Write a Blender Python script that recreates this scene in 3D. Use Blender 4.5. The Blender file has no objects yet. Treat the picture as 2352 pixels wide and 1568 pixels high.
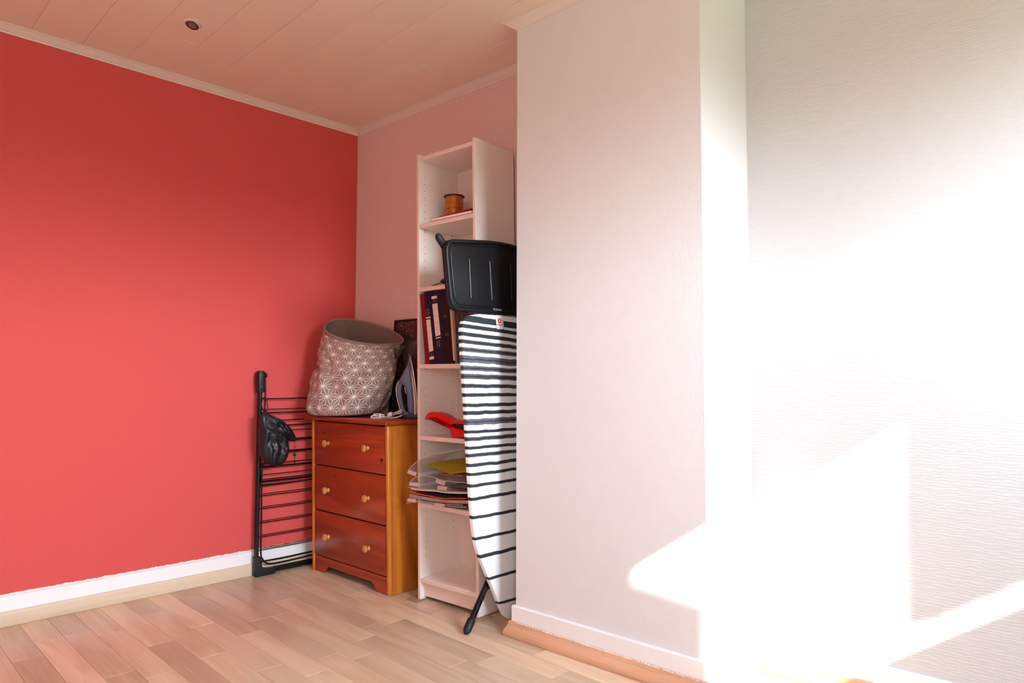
import bpy, bmesh, math, random
from mathutils import Vector, Matrix, noise
R_ = math.radians
rnd = random.Random(7)
SC = bpy.context.scene

# ------------------------------------------------------------------ camera
CAM = Vector((3.442, 0.0, 1.0))
FPX = 1577.22
YAW, PIT, ROL = R_(44.613), R_(3.0863), R_(0.14958)
WR = R_(2.8618)                                   # the back wall is not quite square to the red wall
_d = Vector((-math.sin(YAW)*math.cos(PIT), math.cos(YAW)*math.cos(PIT), math.sin(PIT)))
_r = _d.cross(Vector((0, 0, 1))).normalized(); _u = _r.cross(_d)
CR = _r*math.cos(ROL) + _u*math.sin(ROL); CU = -_r*math.sin(ROL) + _u*math.cos(ROL)
cd = bpy.data.cameras.new('camera'); cam = bpy.data.objects.new('camera', cd)
SC.collection.objects.link(cam); SC.camera = cam
cd.sensor_width = 36; cd.lens = FPX/2352*36; cd.clip_start = 0.05
m = Matrix((CR, CU, -_d)).transposed().to_4x4(); m.translation = CAM; cam.matrix_world = m

# ------------------------------------------------------------------ light and colour
SC.view_settings.view_transform = 'Standard'; SC.view_settings.look = 'None'
SC.view_settings.gamma = 1; SC.view_settings.use_curve_mapping = False
SC.view_settings.exposure = 0.34
SC.cycles.use_denoising = True
SC.cycles.max_bounces = 10; SC.cycles.diffuse_bounces = 7; SC.cycles.transparent_max_bounces = 12
SC.cycles.sample_clamp_indirect = 6; SC.cycles.caustics_reflective = False; SC.cycles.caustics_refractive = False

SKY = 74.0; SUN = 20.0
wd = bpy.data.worlds.new('sky'); SC.world = wd; wd.use_nodes = True
wn, wl = wd.node_tree.nodes, wd.node_tree.links
bg = wn['Background']
tc = wn.new('ShaderNodeTexCoord'); sp = wn.new('ShaderNodeSeparateXYZ'); wl.new(tc.outputs['Generated'], sp.inputs[0])
cr = wn.new('ShaderNodeValToRGB'); wl.new(sp.outputs['Z'], cr.inputs[0])
e = cr.color_ramp.elements
e[0].position = 0.0; e[0].color = (.06, .055, .045, 1)
e[1].position = 0.12; e[1].color = (.80, .90, 1.0, 1)
x = cr.color_ramp.elements.new(0.05); x.color = (.50, .54, .56, 1)
x = cr.color_ramp.elements.new(0.35); x.color = (.85, .97, 1.12, 1)
x = cr.color_ramp.elements.new(0.8); x.color = (.45, .60, .85, 1)
wl.new(cr.outputs[0], bg.inputs[0]); bg.inputs[1].default_value = SKY

SUND = Vector((-1, .45, -.70)).normalized()
ld = bpy.data.lights.new('sun', 'SUN'); ld.energy = SUN; ld.angle = R_(.55); ld.color = (1, .95, .88)
lo = bpy.data.objects.new('sun', ld); SC.collection.objects.link(lo)
lo.location = (8, -3, 6); lo.rotation_euler = SUND.to_track_quat('-Z', 'Y').to_euler()

WX = 4.6                                           # window wall
def area(name, loc, sx, sy, dirv, power, col, portal=False, spread=180):
    a = bpy.data.lights.new(name, 'AREA'); a.shape = 'RECTANGLE'; a.size = sx; a.size_y = sy
    a.energy = power; a.color = col; a.spread = R_(spread)
    if portal: a.cycles.is_portal = True
    o = bpy.data.objects.new(name, a); SC.collection.objects.link(o)
    o.location = loc; o.rotation_euler = Vector(dirv).to_track_quat('-Z', 'Y').to_euler(); return o
area('window_portal', (WX+.08, 1.375, 1.8), 1.16, .80, (-1, 0, 0), 1, (1, 1, 1), portal=True)
area('fill_window_portal', (WX+.08, -.90, 1.5), .25, 1.2, (-1, 0, 0), 1, (1, 1, 1), portal=True)
area('fill_light', (3.3, -1.30, 1.7), 1.2, 1.0, (-.2, 1, .2), 8, (1.0, .84, .78))  # unseen soft light added to lift the front-facing surfaces

# ------------------------------------------------------------------ helpers
Wv = Vector((math.cos(WR), math.sin(WR), 0)); Nv = Vector((-math.sin(WR), math.cos(WR), 0))
def ray(px, py): return (_d*FPX + CR*(px-1176) - CU*(py-784)).normalized()
def at(px, py, P, n):                              # the point of the plane through P that a pixel shows
    v = ray(px, py); return CAM + v*((Vector(P)-CAM).dot(n)/v.dot(n))
def lerp(a, b, t): return a + (b-a)*t
def interp(tab, x):
    if x <= tab[0][0]: return tab[0][1]
    for (x0, y0), (x1, y1) in zip(tab, tab[1:]):
        if x <= x1: return y0 + (y1-y0)*(x-x0)/(x1-x0)
    return tab[-1][1]

def link(o, parent=None):
    SC.collection.objects.link(o)
    if parent is not None: o.parent = parent
    return o
def base(o):
    p = Vector((0, 0, 0))
    while o is not None: p = p + o.location; o = o.parent
    return p
def obj(name, bm, mat, parent=None, smooth=False, loc=None, autos=None):
    """bm holds world coordinates; the object sits at loc or on its parent's base"""
    me = bpy.data.meshes.new(name)
    org = base(parent) if parent is not None else Vector((0, 0, 0))
    L = Vector(loc) if loc is not None else org
    bmesh.ops.translate(bm, verts=bm.verts, vec=-L)
    bmesh.ops.recalc_face_normals(bm, faces=bm.faces)
    if smooth:
        for f in bm.faces: f.smooth = True
        lim = R_(autos or 40)
        for ed in bm.edges:
            if len(ed.link_faces) == 2 and ed.calc_face_angle(0) > lim: ed.smooth = False
    bm.to_mesh(me); bm.free()
    if isinstance(mat, (list, tuple)):
        for k in mat: me.materials.append(k.m)
    elif mat: me.materials.append(mat.m)
    o = bpy.data.objects.new(name, me); o.location = L-org
    return link(o, parent)
def empty(name, loc, label=None, cat=None, group=None):
    o = bpy.data.objects.new(name, None); o.location = loc; o.empty_display_size = .05
    link(o); tag(o, label, cat, group); return o
def tag(o, label=None, cat=None, group=None, kind=None):
    if label: o['label'] = label
    if cat: o['category'] = cat
    if group: o['group'] = group
    if kind: o['kind'] = kind
    return o
def structure(name, bm, mat, parent=None, label=None, **k):
    o = obj(name, bm, mat, parent, **k)
    if parent is None: o['kind'] = 'structure'
    if label: o['label'] = label
    return o
def bm_add_box(bm, pts, bev=0, seg=1):             # pts: 4 bottom then 4 top corners
    t = bmesh.new(); v = [t.verts.new(p) for p in pts]
    for f in ((0, 3, 2, 1), (4, 5, 6, 7), (0, 1, 5, 4), (1, 2, 6, 5), (2, 3, 7, 6), (3, 0, 4, 7)):
        t.faces.new([v[i] for i in f])
    if bev: bmesh.ops.bevel(t, geom=list(t.edges), offset=bev, segments=seg, profile=.5, affect='EDGES')
    merge(bm, t); return bm
def merge(bm, t):
    me = bpy.data.meshes.new('tmp'); t.to_mesh(me); t.free(); bm.from_mesh(me); bpy.data.meshes.remove(me)
def boxp(F, x0, x1, y0, y1, z0, z1):               # eight corners through a frame function
    return [F(x0, y0, z0), F(x1, y0, z0), F(x1, y1, z0), F(x0, y1, z0), F(x0, y0, z1), F(x1, y0, z1), F(x1, y1, z1), F(x0, y1, z1)]
ID = lambda x, y, z: Vector((x, y, z))
def bx(F, x0, x1, y0, y1, z0, z1, bev=0, seg=1, bm=None):
    return bm_add_box(bm or bmesh.new(), boxp(F, x0, x1, y0, y1, z0, z1), bev, seg)
def smooth_path(pts, n=6):
    pts = [Vector(p) for p in pts]
    if len(pts) < 3: return pts
    out = []
    P = [pts[0]*2-pts[1]] + pts + [pts[-1]*2-pts[-2]]
    for i in range(1, len(P)-2):
        a, b, c, d = P[i-1:i+3]
        for k in range(n):
            t = k/n
            out.append(.5*((2*b) + (c-a)*t + (2*a-5*b+4*c-d)*t*t + (3*b-a-3*c+d)*t**3))
    out.append(pts[-1]); return out
def tube(pts, r, seg=10, bm=None, caps=True, closed=False):
    bm = bm or bmesh.new(); pts = [Vector(p) for p in pts]; n = len(pts)
    rr = r if isinstance(r, (list, tuple)) else [r]*n
    rings = []; up = None
    for i, p in enumerate(pts):
        if closed: t = (pts[(i+1) % n]-pts[i-1]).normalized()
        else: t = ((pts[i+1] if i < n-1 else p)-(pts[i-1] if i else p)).normalized()
        if up is None:
            up = Vector((0, 0, 1)) if abs(t.z) < .9 else Vector((1, 0, 0))
        up = (up-t*up.dot(t)).normalized(); s = t.cross(up)
        rings.append([bm.verts.new(p+(up*math.cos(a)+s*math.sin(a))*rr[i]) for a in (2*math.pi*k/seg for k in range(seg))])
    for i in range(n if closed else n-1):
        A, B = rings[i], rings[(i+1) % n]
        for k in range(seg): bm.faces.new((A[k], A[(k+1) % seg], B[(k+1) % seg], B[k]))
    if caps and not closed: bm.faces.new(rings[0][::-1]); bm.faces.new(rings[-1])
    return bm
def lathe(prof, F, seg=24, bm=None):               # prof: (radius, height); F(x, y, z) -> world
    bm = bm or bmesh.new(); rings = []
    for r, h in prof:
        if r < 1e-6: rings.append([bm.verts.new(F(0, 0, h))])
        else: rings.append([bm.verts.new(F(r*math.cos(2*math.pi*k/seg), r*math.sin(2*math.pi*k/seg), h)) for k in range(seg)])
    for A, B in zip(rings, rings[1:]):
        for k in range(seg):
            a0, a1, b0, b1 = A[k % len(A)], A[(k+1) % len(A)], B[k % len(B)], B[(k+1) % len(B)]
            q = []
            for v in (a0, a1, b1, b0):
                if v not in q: q.append(v)
            if len(q) > 2: bm.faces.new(q)
    return bm
def prism(pts, ext, bm=None, bev=0, seg=2):        # polygon pts pushed along ext
    t = bmesh.new(); pts = [Vector(p) for p in pts]; ext = Vector(ext)
    a = [t.verts.new(p) for p in pts]; b = [t.verts.new(p+ext) for p in pts]; n = len(pts)
    t.faces.new(a); t.faces.new(b[::-1])
    for i in range(n): t.faces.new((a[i], b[i], b[(i+1) % n], a[(i+1) % n]))
    if bev:
        bmesh.ops.recalc_face_normals(t, faces=t.faces)
        bmesh.ops.bevel(t, geom=[ed for ed in t.edges if len(ed.link_faces) == 2 and ed.calc_face_angle(0) > .5], offset=bev, segments=seg, profile=.5, affect='EDGES')
    if bm is None: return t
    merge(bm, t); return bm
def roundpoly(pts, r, n=5):                        # round the corners of a 2-D polygon
    out = []; N = len(pts)
    for i in range(N):
        p0, p, p1 = Vector(pts[i-1]), Vector(pts[i]), Vector(pts[(i+1) % N])
        ri = r[i] if isinstance(r, (list, tuple)) else r
        a = p+(p0-p).normalized()*min(ri, (p0-p).length/2); b = p+(p1-p).normalized()*min(ri, (p1-p).length/2)
        for k in range(n+1):
            t = k/n; out.append((a*(1-t)**2+p*2*t*(1-t)+b*t*t))
    return out

# ------------------------------------------------------------------ materials
def srgb(r, g, b):
    f = lambda c: (c/255/12.92) if c/255 <= .04045 else ((c/255+.055)/1.055)**2.4
    return (f(r), f(g), f(b), 1)
class M:
    def __init__(s, name, col, rough=.5, metal=0, spec=.5, alpha=1, coat=0):
        s.m = bpy.data.materials.new(name); s.m.use_nodes = True
        s.n, s.l = s.m.node_tree.nodes, s.m.node_tree.links; s.p = s.n['Principled BSDF']
        s.p.inputs['Base Color'].default_value = col; s.p.inputs['Roughness'].default_value = rough
        s.p.inputs['Metallic'].default_value = metal; s.p.inputs['Specular IOR Level'].default_value = spec
        s.p.inputs['Alpha'].default_value = alpha; s.p.inputs['Coat Weight'].default_value = coat
        s.col = col; s._tc = None
    def node(s, t, **k):
        o = s.n.new(t)
        for a, b in k.items(): setattr(o, a, b)
        return o
    def coord(s, kind='Object', scale=(1, 1, 1), rot=(0, 0, 0)):
        tc = s.node('ShaderNodeTexCoord'); mp = s.node('ShaderNodeMapping')
        s.l.new(tc.outputs[kind], mp.inputs[0]); mp.inputs['Scale'].default_value = scale; mp.inputs['Rotation'].default_value = rot
        return mp.outputs[0]
    def math(s, op, a, b=None, c=None, clamp=False):
        o = s.node('ShaderNodeMath', operation=op); o.use_clamp = clamp
        for i, v in enumerate((a, b, c)):
            if v is None: continue
            if isinstance(v, (int, float)): o.inputs[i].default_value = v
            else: s.l.new(v, o.inputs[i])
        return o.outputs[0]
    def noise(s, vec, scale=5, detail=3, rough=.5, dist=0):
        o = s.node('ShaderNodeTexNoise'); s.l.new(vec, o.inputs['Vector'])
        o.inputs['Scale'].default_value = scale; o.inputs['Detail'].default_value = detail
        o.inputs['Roughness'].default_value = rough; o.inputs['Distortion'].default_value = dist
        return o.outputs[0]
    def mix(s, fac, a, b):
        o = s.node('ShaderNodeMix', data_type='RGBA')
        if isinstance(fac, (int, float)): o.inputs[0].default_value = fac
        else: s.l.new(fac, o.inputs[0])
        for i, v in ((6, a), (7, b)):
            if isinstance(v, tuple): o.inputs[i].default_value = v
            else: s.l.new(v, o.inputs[i])
        return o.outputs[2]
    def step(s, v, lo, hi):
        o = s.node('ShaderNodeMapRange'); s.l.new(v, o.inputs[0]); o.inputs[1].default_value = lo; o.inputs[2].default_value = hi
        return o.outputs[0]
    def color(s, c): s.l.new(c, s.p.inputs['Base Color']); return s
    def rough(s, c): s.l.new(c, s.p.inputs['Roughness']); return s
    def bump(s, h, strength=.3, dist=.002):
        o = s.node('ShaderNodeBump'); s.l.new(h, o.inputs['Height']); o.inputs['Strength'].default_value = strength
        o.inputs['Distance'].default_value = dist; s.l.new(o.outputs[0], s.p.inputs['Normal']); return s
def sc(c, k): return (c[0]*k, c[1]*k, c[2]*k, 1)

def wallpaper(name, col, kind):
    w = M(name, col, .75, spec=.25); v = w.coord()
    if kind == 'grain':
        h = w.noise(v, 260, 2, .6); w.bump(h, .35, .0015)
        n = w.noise(v, 230, 2, .7)
        w.color(w.mix(w.step(n, .3, .7), sc(col, .9), sc(col, 1.08)))
    elif kind == 'diamond':                        # woven relief of lozenges
        sx = w.node('ShaderNodeSeparateXYZ'); w.l.new(w.coord(rot=(0, 0, 0)), sx.inputs[0])
        hx = w.math('ADD', sx.outputs[0], sx.outputs[1])
        a = w.math('SINE', w.math('MULTIPLY', w.math('ADD', w.math('MULTIPLY', hx, 1.7), sx.outputs[2]), 560))
        b = w.math('SINE', w.math('MULTIPLY', w.math('SUBTRACT', w.math('MULTIPLY', hx, 1.7), sx.outputs[2]), 560))
        h = w.math('ADD', w.math('ADD', a, b), w.math('MULTIPLY', w.noise(v, 200, 2), 2.5))
        w.bump(h, .20, .0008)
    else:                                          # horizontal ribs
        sx = w.node('ShaderNodeSeparateXYZ'); w.l.new(v, sx.inputs[0])
        wob = w.math('MULTIPLY', w.noise(w.coord(scale=(6, 6, 30)), 4, 2), .02)
        a = w.math('SINE', w.math('MULTIPLY', w.math('ADD', sx.outputs[2], wob), 700))
        h = w.math('ADD', a, w.math('MULTIPLY', w.noise(w.coord(scale=(1, 1, 3)), 150, 2), 1.5))
        w.bump(h, .4, .0010)
    return w
WHITE = (.80, .79, .78, 1)
m_red = wallpaper('red_wall_paint', (.62, .085, .080, 1), 'grain')
# the ragged paint edge that leaves a thin pale line above the skirting board
_s = m_red.node('ShaderNodeSeparateXYZ'); m_red.l.new(m_red.coord(), _s.inputs[0])
_n = m_red.math('MULTIPLY', m_red.noise(m_red.coord(scale=(1, 1, .3)), 25, 3, .7), .016)
_old = m_red.p.inputs['Base Color'].links[0].from_socket
m_red.color(m_red.mix(m_red.step(m_red.math('SUBTRACT', m_red.math('SUBTRACT', _s.outputs[2], .1165), _n), 0, .0008), (.8, .72, .7, 1), _old))
m_alcove = wallpaper('alcove_bounce_tint', (.76, .53, .49, 1), 'grain')  # white wall, the red wall's bounce light put into its colour
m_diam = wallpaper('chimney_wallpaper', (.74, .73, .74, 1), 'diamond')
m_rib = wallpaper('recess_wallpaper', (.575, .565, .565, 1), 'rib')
m_plaster = wallpaper('plain_paint', (.82, .80, .79, 1), 'grain')
m_trim = M('white_gloss_paint', (.86, .86, .87, 1), .35)
_h = m_trim.noise(m_trim.coord(scale=(1, 1, 1)), 14, 3); m_trim.bump(_h, .06, .002)
m_cove = M('cream_moulding', (.78, .70, .63, 1), .55)
m_ceil = M('ceiling_laminate', (.84, .72, .62, 1), .55, spec=.3)
_h = m_ceil.noise(m_ceil.coord(), 300, 2); m_ceil.bump(_h, .15, .001)
m_dark = M('shadow_gap', (.05, .03, .025, 1), .9)

def wood(name, cols, axis='x', ring=9, rough=.4, coat=0, fine=1, stretch=.09, bump=.08, mid=.45):
    """cols: three colours from dark line to light body; the grain runs along axis"""
    w = M(name, cols[1], rough, coat=coat)
    oi = w.node('ShaderNodeObjectInfo'); tc = w.node('ShaderNodeTexCoord')
    off = w.node('ShaderNodeCombineXYZ'); r = w.math('MULTIPLY', oi.outputs['Random'], 37.0)
    for i in range(3): w.l.new(r, off.inputs[i])
    ad = w.node('ShaderNodeVectorMath', operation='ADD'); w.l.new(tc.outputs['Object'], ad.inputs[0]); w.l.new(off.outputs[0], ad.inputs[1])
    mp = w.node('ShaderNodeMapping'); w.l.new(ad.outputs[0], mp.inputs[0])
    S = [1, 1, 1]; S['xyz'.index(axis)] = stretch; mp.inputs['Scale'].default_value = S
    n1 = w.noise(mp.outputs[0], 5, 3, .5, .5)
    rings = w.math('SINE', w.math('MULTIPLY', n1, ring*6.283*2))
    S2 = [1, 1, 1]; S2['xyz'.index(axis)] = .02
    mp2 = w.node('ShaderNodeMapping'); w.l.new(ad.outputs[0], mp2.inputs[0]); mp2.inputs['Scale'].default_value = S2
    n2 = w.noise(mp2.outputs[0], 170*fine, 3, .6)
    f = w.math('ADD', w.math('MULTIPLY', rings, .25), w.math('MULTIPLY', n2, 1.0))
    c = w.mix(w.step(f, .1, .9), cols[0], cols[2])
    c = w.mix(mid, c, cols[1])
    k = w.math('ADD', w.math('MULTIPLY', oi.outputs['Random'], .34), .83)   # every board its own tone
    hs = w.node('ShaderNodeHueSaturation'); w.l.new(c, hs.inputs['Color']); w.l.new(k, hs.inputs['Value'])
    w.color(hs.outputs[0]); w.bump(n2, bump, .0006); return w
m_floor = wood('maple_laminate', ((.46, .31, .19, 1), (.66, .50, .34, 1), (.76, .61, .44, 1)), 'x', 2.2, .33, stretch=.16, bump=.03)
m_oak = wood('pale_oak_strip', ((.44, .32, .21, 1), (.55, .43, .30, 1), (.60, .48, .35, 1)), 'y', 3, .5, stretch=.05)
m_beech = wood('beech_strip', ((.46, .24, .13, 1), (.62, .36, .22, 1), (.70, .44, .29, 1)), 'x', 3, .45, stretch=.05)
m_pine = wood('red_stained_pine', ((.17, .014, .003, 1), (.34, .038, .006, 1), (.43, .062, .009, 1)), 'x', 3, .36, coat=.15, stretch=.07, mid=.35)
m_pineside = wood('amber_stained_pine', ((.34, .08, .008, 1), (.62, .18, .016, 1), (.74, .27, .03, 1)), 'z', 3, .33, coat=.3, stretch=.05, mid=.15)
m_knob = wood('knob_pine', ((.34, .10, .02, 1), (.56, .23, .06, 1), (.66, .34, .12, 1)), 'z', 5, .22, coat=.5, fine=.8)
m_shelf = M('white_foil_chipboard', (.86, .78, .73, 1), .45)
m_shelfedge = M('white_foil_edge_bounce', (.80, .62, .55, 1), .4)
m_hole = M('drilled_hole', (.03, .02, .02, 1), .9)
m_black = M('black_plastic', (.0045, .005, .0065, 1), .42, spec=.35)
m_blackm = M('black_tube', (.003, .0035, .005, 1), .25, spec=.4)
m_rubber = M('black_rubber', (.008, .010, .014, 1), .5, spec=.4)
m_card = M('corrugated_cardboard', (.36, .22, .13, 1), .8)
m_card.bump(m_card.noise(m_card.coord(), 200, 2), .3, .001)
def flat(name, col, rough=.5, **k): return M(name, col, rough, **k)
m_paper = flat('paper', (.80, .76, .72, 1), .7)
m_redplas = flat('red_plastic', (.62, .004, .004, 1), .3)
m_yellow = flat('yellow_card', (.48, .37, .008, 1), .5)
m_navy = flat('navy_binder_board', (.004, .005, .022, 1), .5, spec=.3)
m_redbind = flat('red_binder_board', (.20, .003, .006, 1), .5, spec=.3)
m_steel = flat('steel_ring', (.55, .48, .40, 1), .25, metal=1)
m_gold = flat('copper_ribbon', (.50, .15, .02, 1), .28, metal=.4)

# ------------------------------------------------------------------ room shell
H = 2.45
C0 = Vector((0, 2.191, 0)); CFL = Vector((1.533, 1.961, 0)); CFR = Vector((2.333, 2.001, 0)); CBR = Vector((2.325, 2.345, 0))
CBL = C0 + Wv*1.535; CBL.x = 1.527
RB = Vector((2.325, 2.345, 0)); RE = RB + Wv*2.4; RE = RB + Wv*((WX-RB.x)/Wv.x)
Y0 = -1.5
def wall(name, a, b, mat, thick=.12, z0=-.02, z1=H+.1, label=None):
    n = (b-a).normalized(); out = Vector((-n.y, n.x, 0))*thick     # outward = left of travel
    bm = prism([a+Vector((0, 0, z0)), b+Vector((0, 0, z0)), b+out+Vector((0, 0, z0)), a+out+Vector((0, 0, z0))], (0, 0, z1-z0))
    return structure(name, bm, mat, label=label)
wall('wall_left', Vector((0, Y0, 0)), C0+Vector((0, .12, 0)), m_red, label='red painted wall')
wall('wall_back', C0, CBL+Wv*.02, m_alcove, label='pale wall behind the bookcase')
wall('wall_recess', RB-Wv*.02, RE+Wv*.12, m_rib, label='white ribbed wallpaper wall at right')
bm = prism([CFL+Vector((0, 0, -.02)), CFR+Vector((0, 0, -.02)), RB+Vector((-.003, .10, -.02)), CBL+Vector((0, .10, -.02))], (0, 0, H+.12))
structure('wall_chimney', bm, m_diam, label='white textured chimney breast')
wall('wall_front', Vector((WX, Y0, 0)), Vector((0, Y0, 0)), m_plaster, label='wall behind the viewpoint')
# window wall with its opening
WY0, WY1, WZ0, WZ1 = .823, 1.93, 1.43, 2.165
bm = bmesh.new()
V0, V1, VZ0, VZ1 = -1.00, -.80, .95, 2.05         # added opening for fill light, behind the viewpoint's right shoulder
for (y0, y1, z0, z1) in ((Y0-.1, V0, -.02, H+.1), (V0, V1, -.02, VZ0), (V0, V1, VZ1, H+.1), (V1, WY0, -.02, H+.1), (WY1, 2.62, -.02, H+.1), (WY0, WY1, -.02, WZ0), (WY0, WY1, WZ1, H+.1)):
    bx(ID, WX, WX+.06, y0, y1, z0, z1, bm=bm)
structure('wall_right', bm, m_plaster, label='window wall outside the frame')
bm = bmesh.new()
for (y0, y1, z0, z1) in ((WY0-.03, WY0, WZ0, WZ1), (WY1, WY1+.03, WZ0, WZ1), (WY0-.03, WY1+.03, WZ0-.03, WZ0), (WY0-.03, WY1+.03, WZ1, WZ1+.03)):
    bx(ID, WX+.02, WX+.05, y0, y1, z0, z1, bm=bm)
win = structure('window_1', bm, m_trim)
m_glass = M('window_glass', (1, 1, 1, 1), 0, alpha=.06)
obj('pane', bx(ID, WX+.03, WX+.036, WY0, WY1, WZ0, WZ1), m_glass, win)

bm = bmesh.new()
for (y0, y1, z0, z1) in ((V0-.03, V0, VZ0, VZ1), (V1, V1+.03, VZ0, VZ1), (V0-.03, V1+.03, VZ0-.03, VZ0), (V0-.03, V1+.03, VZ1, VZ1+.03), (-.91, -.89, VZ0, VZ1)):
    bx(ID, WX+.02, WX+.05, y0, y1, z0, z1, bm=bm)
fill_win = structure('fill_window', bm, m_trim)
obj('pane', bx(ID, WX+.03, WX+.036, V0, V1, VZ0, VZ1), m_glass, fill_win)

# floor slab and planks
bm = prism([Vector((-.1, Y0-.1, -.02)), Vector((WX+.1, Y0-.1, -.02)), Vector((WX+.1, 2.65, -.02)), Vector((-.1, 2.65, -.02))], (0, 0, -.06))
floor = structure('floor', bm, m_dark, label='pale wood laminate floor')
PITCH = .0955; Y1 = 1.48
joints = {  # known joints by row (row 0 starts at y = 1.48)
    -2: [.659], -1: [1.285], 1: [1.04], 2: [.43], 3: [.637], -3: [1.294], -4: [1.14], -6: [.645], -5: [.26, .894], 4: [1.12]}
joints[3] = [.637, 1.887]
def plank_box(x0, x1, y0, y1):
    g = .0004
    pts = boxp(ID, x0+g, x1-g, y0+g, y1-g, -.02, 0)
    t = bmesh.new(); v = [t.verts.new(p) for p in pts]
    for f in ((0, 1, 5, 4), (1, 2, 6, 5), (2, 3, 7, 6), (3, 0, 4, 7), (4, 5, 6, 7)): t.faces.new([v[i] for i in f])
    top = [ed for ed in t.edges if all(vv.co.z > -.001 for vv in ed.verts)]
    bmesh.ops.bevel(t, geom=top, offset=.0006, segments=1, affect='EDGES')
    return t
row = -31; stuff = bmesh.new(); npl = 0
while True:
    y0 = Y1+row*PITCH
    if y0 > 2.5: break
    js = joints.get(row)
    if js: xs = list(js)
    else: xs = [rnd.uniform(.2, .75)]
    while xs[0] > .05: xs.insert(0, xs[0]-rnd.uniform(.52, .66))
    xs[0] = max(xs[0], -.05)
    xs[0] = -.02
    k = 1
    while xs[-1] < WX-.3: xs.append(xs[-1]+rnd.uniform(.52, .66))
    xs[-1] = WX+.02
    xs = sorted(set(xs))
    for a, b in zip(xs, xs[1:]):
        if b-a < .02: continue
        t = plank_box(a, b, y0, y0+PITCH)
        if y0 > .28 and a < 3.3: obj('plank', t, m_floor, floor, loc=((a+b)/2, y0, 0)); npl += 1
        else: merge(stuff, t)
    row += 1
o = obj('planks_out_of_sight', stuff, m_floor, floor); o.name = 'plank_field'; o['kind'] = 'stuff'

# ceiling slab and panels
bm = prism([Vector((-.1, Y0-.1, H+.013)), Vector((WX+.1, Y0-.1, H+.013)), Vector((WX+.1, 2.65, H+.013)), Vector((-.1, 2.65, H+.013))], (0, 0, .1))
ceil = structure('ceiling', bm, m_dark, label='cream panelled ceiling')
CP = .1815; cj = {2: [.41], 4: [1.05], 5: [.66], 6: [.354, 1.531]}
k = -12
while .578+k*CP < 2.5:
    y0 = .578+k*CP
    xs = list(cj.get(k, [rnd.uniform(.35, 1.25)] if k > 0 else [rnd.uniform(1.6, 2.4)]))
    while xs[0] > .08: xs.insert(0, xs[0]-1.2)
    xs[0] = -.03
    while xs[-1] < WX-.1: xs.append(xs[-1]+(1.177 if k == 6 else 1.2))
    xs[-1] = WX+.03
    for a, b in zip(xs, xs[1:]):
        if b-a < .02: continue
        g = .0005
        t = bmesh.new(); v = [t.verts.new(p) for p in boxp(ID, a+g, b-g, y0+g, y0+CP-g, H, H+.012)]
        for f in ((0, 3, 2, 1), (0, 1, 5, 4), (1, 2, 6, 5), (2, 3, 7, 6), (3, 0, 4, 7)): t.faces.new([v[i] for i in f])
        lowe = [ed for ed in t.edges if all(vv.co.z < H+.001 for vv in ed.verts)]
        bmesh.ops.bevel(t, geom=lowe, offset=.0012, segments=1, affect='EDGES')
        obj('panel', t, m_ceil, ceil, loc=((a+b)/2, y0, H))
    k += 1

# mouldings: profiles swept along the foot and head of the walls
PATH = [Vector((0, Y0, 0)), C0, CBL, CFL, CFR, RB, RE]
def rn(a, b):
    t = (b-a).normalized(); return Vector((t.y, -t.x, 0))
def sweep(i, prof, mat, name, kind='structure', label=None):
    a, b = PATH[i], PATH[i+1]; n = rn(a, b)
    def mit(j, P):
        if j == 0 or j == len(PATH)-1: return n
        n0, n1 = rn(PATH[j-1], PATH[j]), rn(PATH[j], PATH[j+1])
        mm = (n0+n1).normalized(); return mm/mm.dot(n)
    ma, mb = mit(i, a), mit(i+1, b)
    bm = bmesh.new()
    A = [bm.verts.new(a+ma*o+Vector((0, 0, z))) for o, z in prof]; B = [bm.verts.new(b+mb*o+Vector((0, 0, z))) for o, z in prof]
    N = len(prof)
    for k in range(N): bm.faces.new((A[k], A[(k+1) % N], B[(k+1) % N], B[k]))
    bm.faces.new(A); bm.faces.new(B[::-1])
    return structure(name, bm, mat, smooth=True, autos=35, label=label)
SK = [(0.0005, .05), (.012, .05), (.012, .1125), (.009, .1165), (.0005, .1165)]
WD = [(0.0125, 0), (.034, 0.001), (.036, .012), (.033, .026), (.026, .036), (.022, .046), (.021, .055), (.017, .0585), (.0125, .0585)]
WDL = [(0.0125, 0), (.027, 0.001), (.027, .045), (.022, .0585), (.0125, .0585)]
CRN = [(0.0005, H-.028), (.004, H-.028), (.006, H-.024), (.012, H-.022), (.022, H-.016), (.034, H-.007), (.040, H-.005), (.046, H-.004), (.046, H-.0006), (.0005, H-.0006)]
names = ['left', 'back', 'alcove', 'chimney', 'pier', 'recess']
for i, nm in enumerate(names):
    sweep(i, SK, m_trim, 'baseboard_'+nm)
lab = ['pale oak strip along the foot of the red wall', None, None, 'moulded beech strip along the foot of the chimney breast', None, None]
for i in range(6):
    sweep(i, WDL if i == 0 else WD, m_oak if i == 0 else m_beech, 'trim_%d' % (i+1), label=lab[i])
for i in range(6):
    sweep(i, CRN, m_cove, 'trim_%d' % (i+7), label='cream cove moulding' if i in (0, 1, 3) else None)
# flakes of white paint left on the top edge of the beech strip
bm = bmesh.new(); nn = rn(CFL, CFR); T = (CFR-CFL).normalized()
for k in range(260):
    s = rnd.uniform(.02, .79); w = rnd.uniform(.0015, .014)*(.25+.9*math.sin(s*4)**2); h = rnd.uniform(.0003, .0009)
    p = CFL + T*s + nn*.0195 + Vector((0, 0, .0580+rnd.uniform(-.0015, .0008)))
    bx(lambda x, y, z: p+T*x+nn*y+Vector((0, 0, z)), 0, w, -.002, rnd.uniform(.0004, .0016), -h, .0004, bm=bm)
o = obj('paint_flakes', bm, m_trim, bpy.data.objects['trim_4']); o['kind'] = 'stuff'; o['label'] = 'dried white paint smears'

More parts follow.
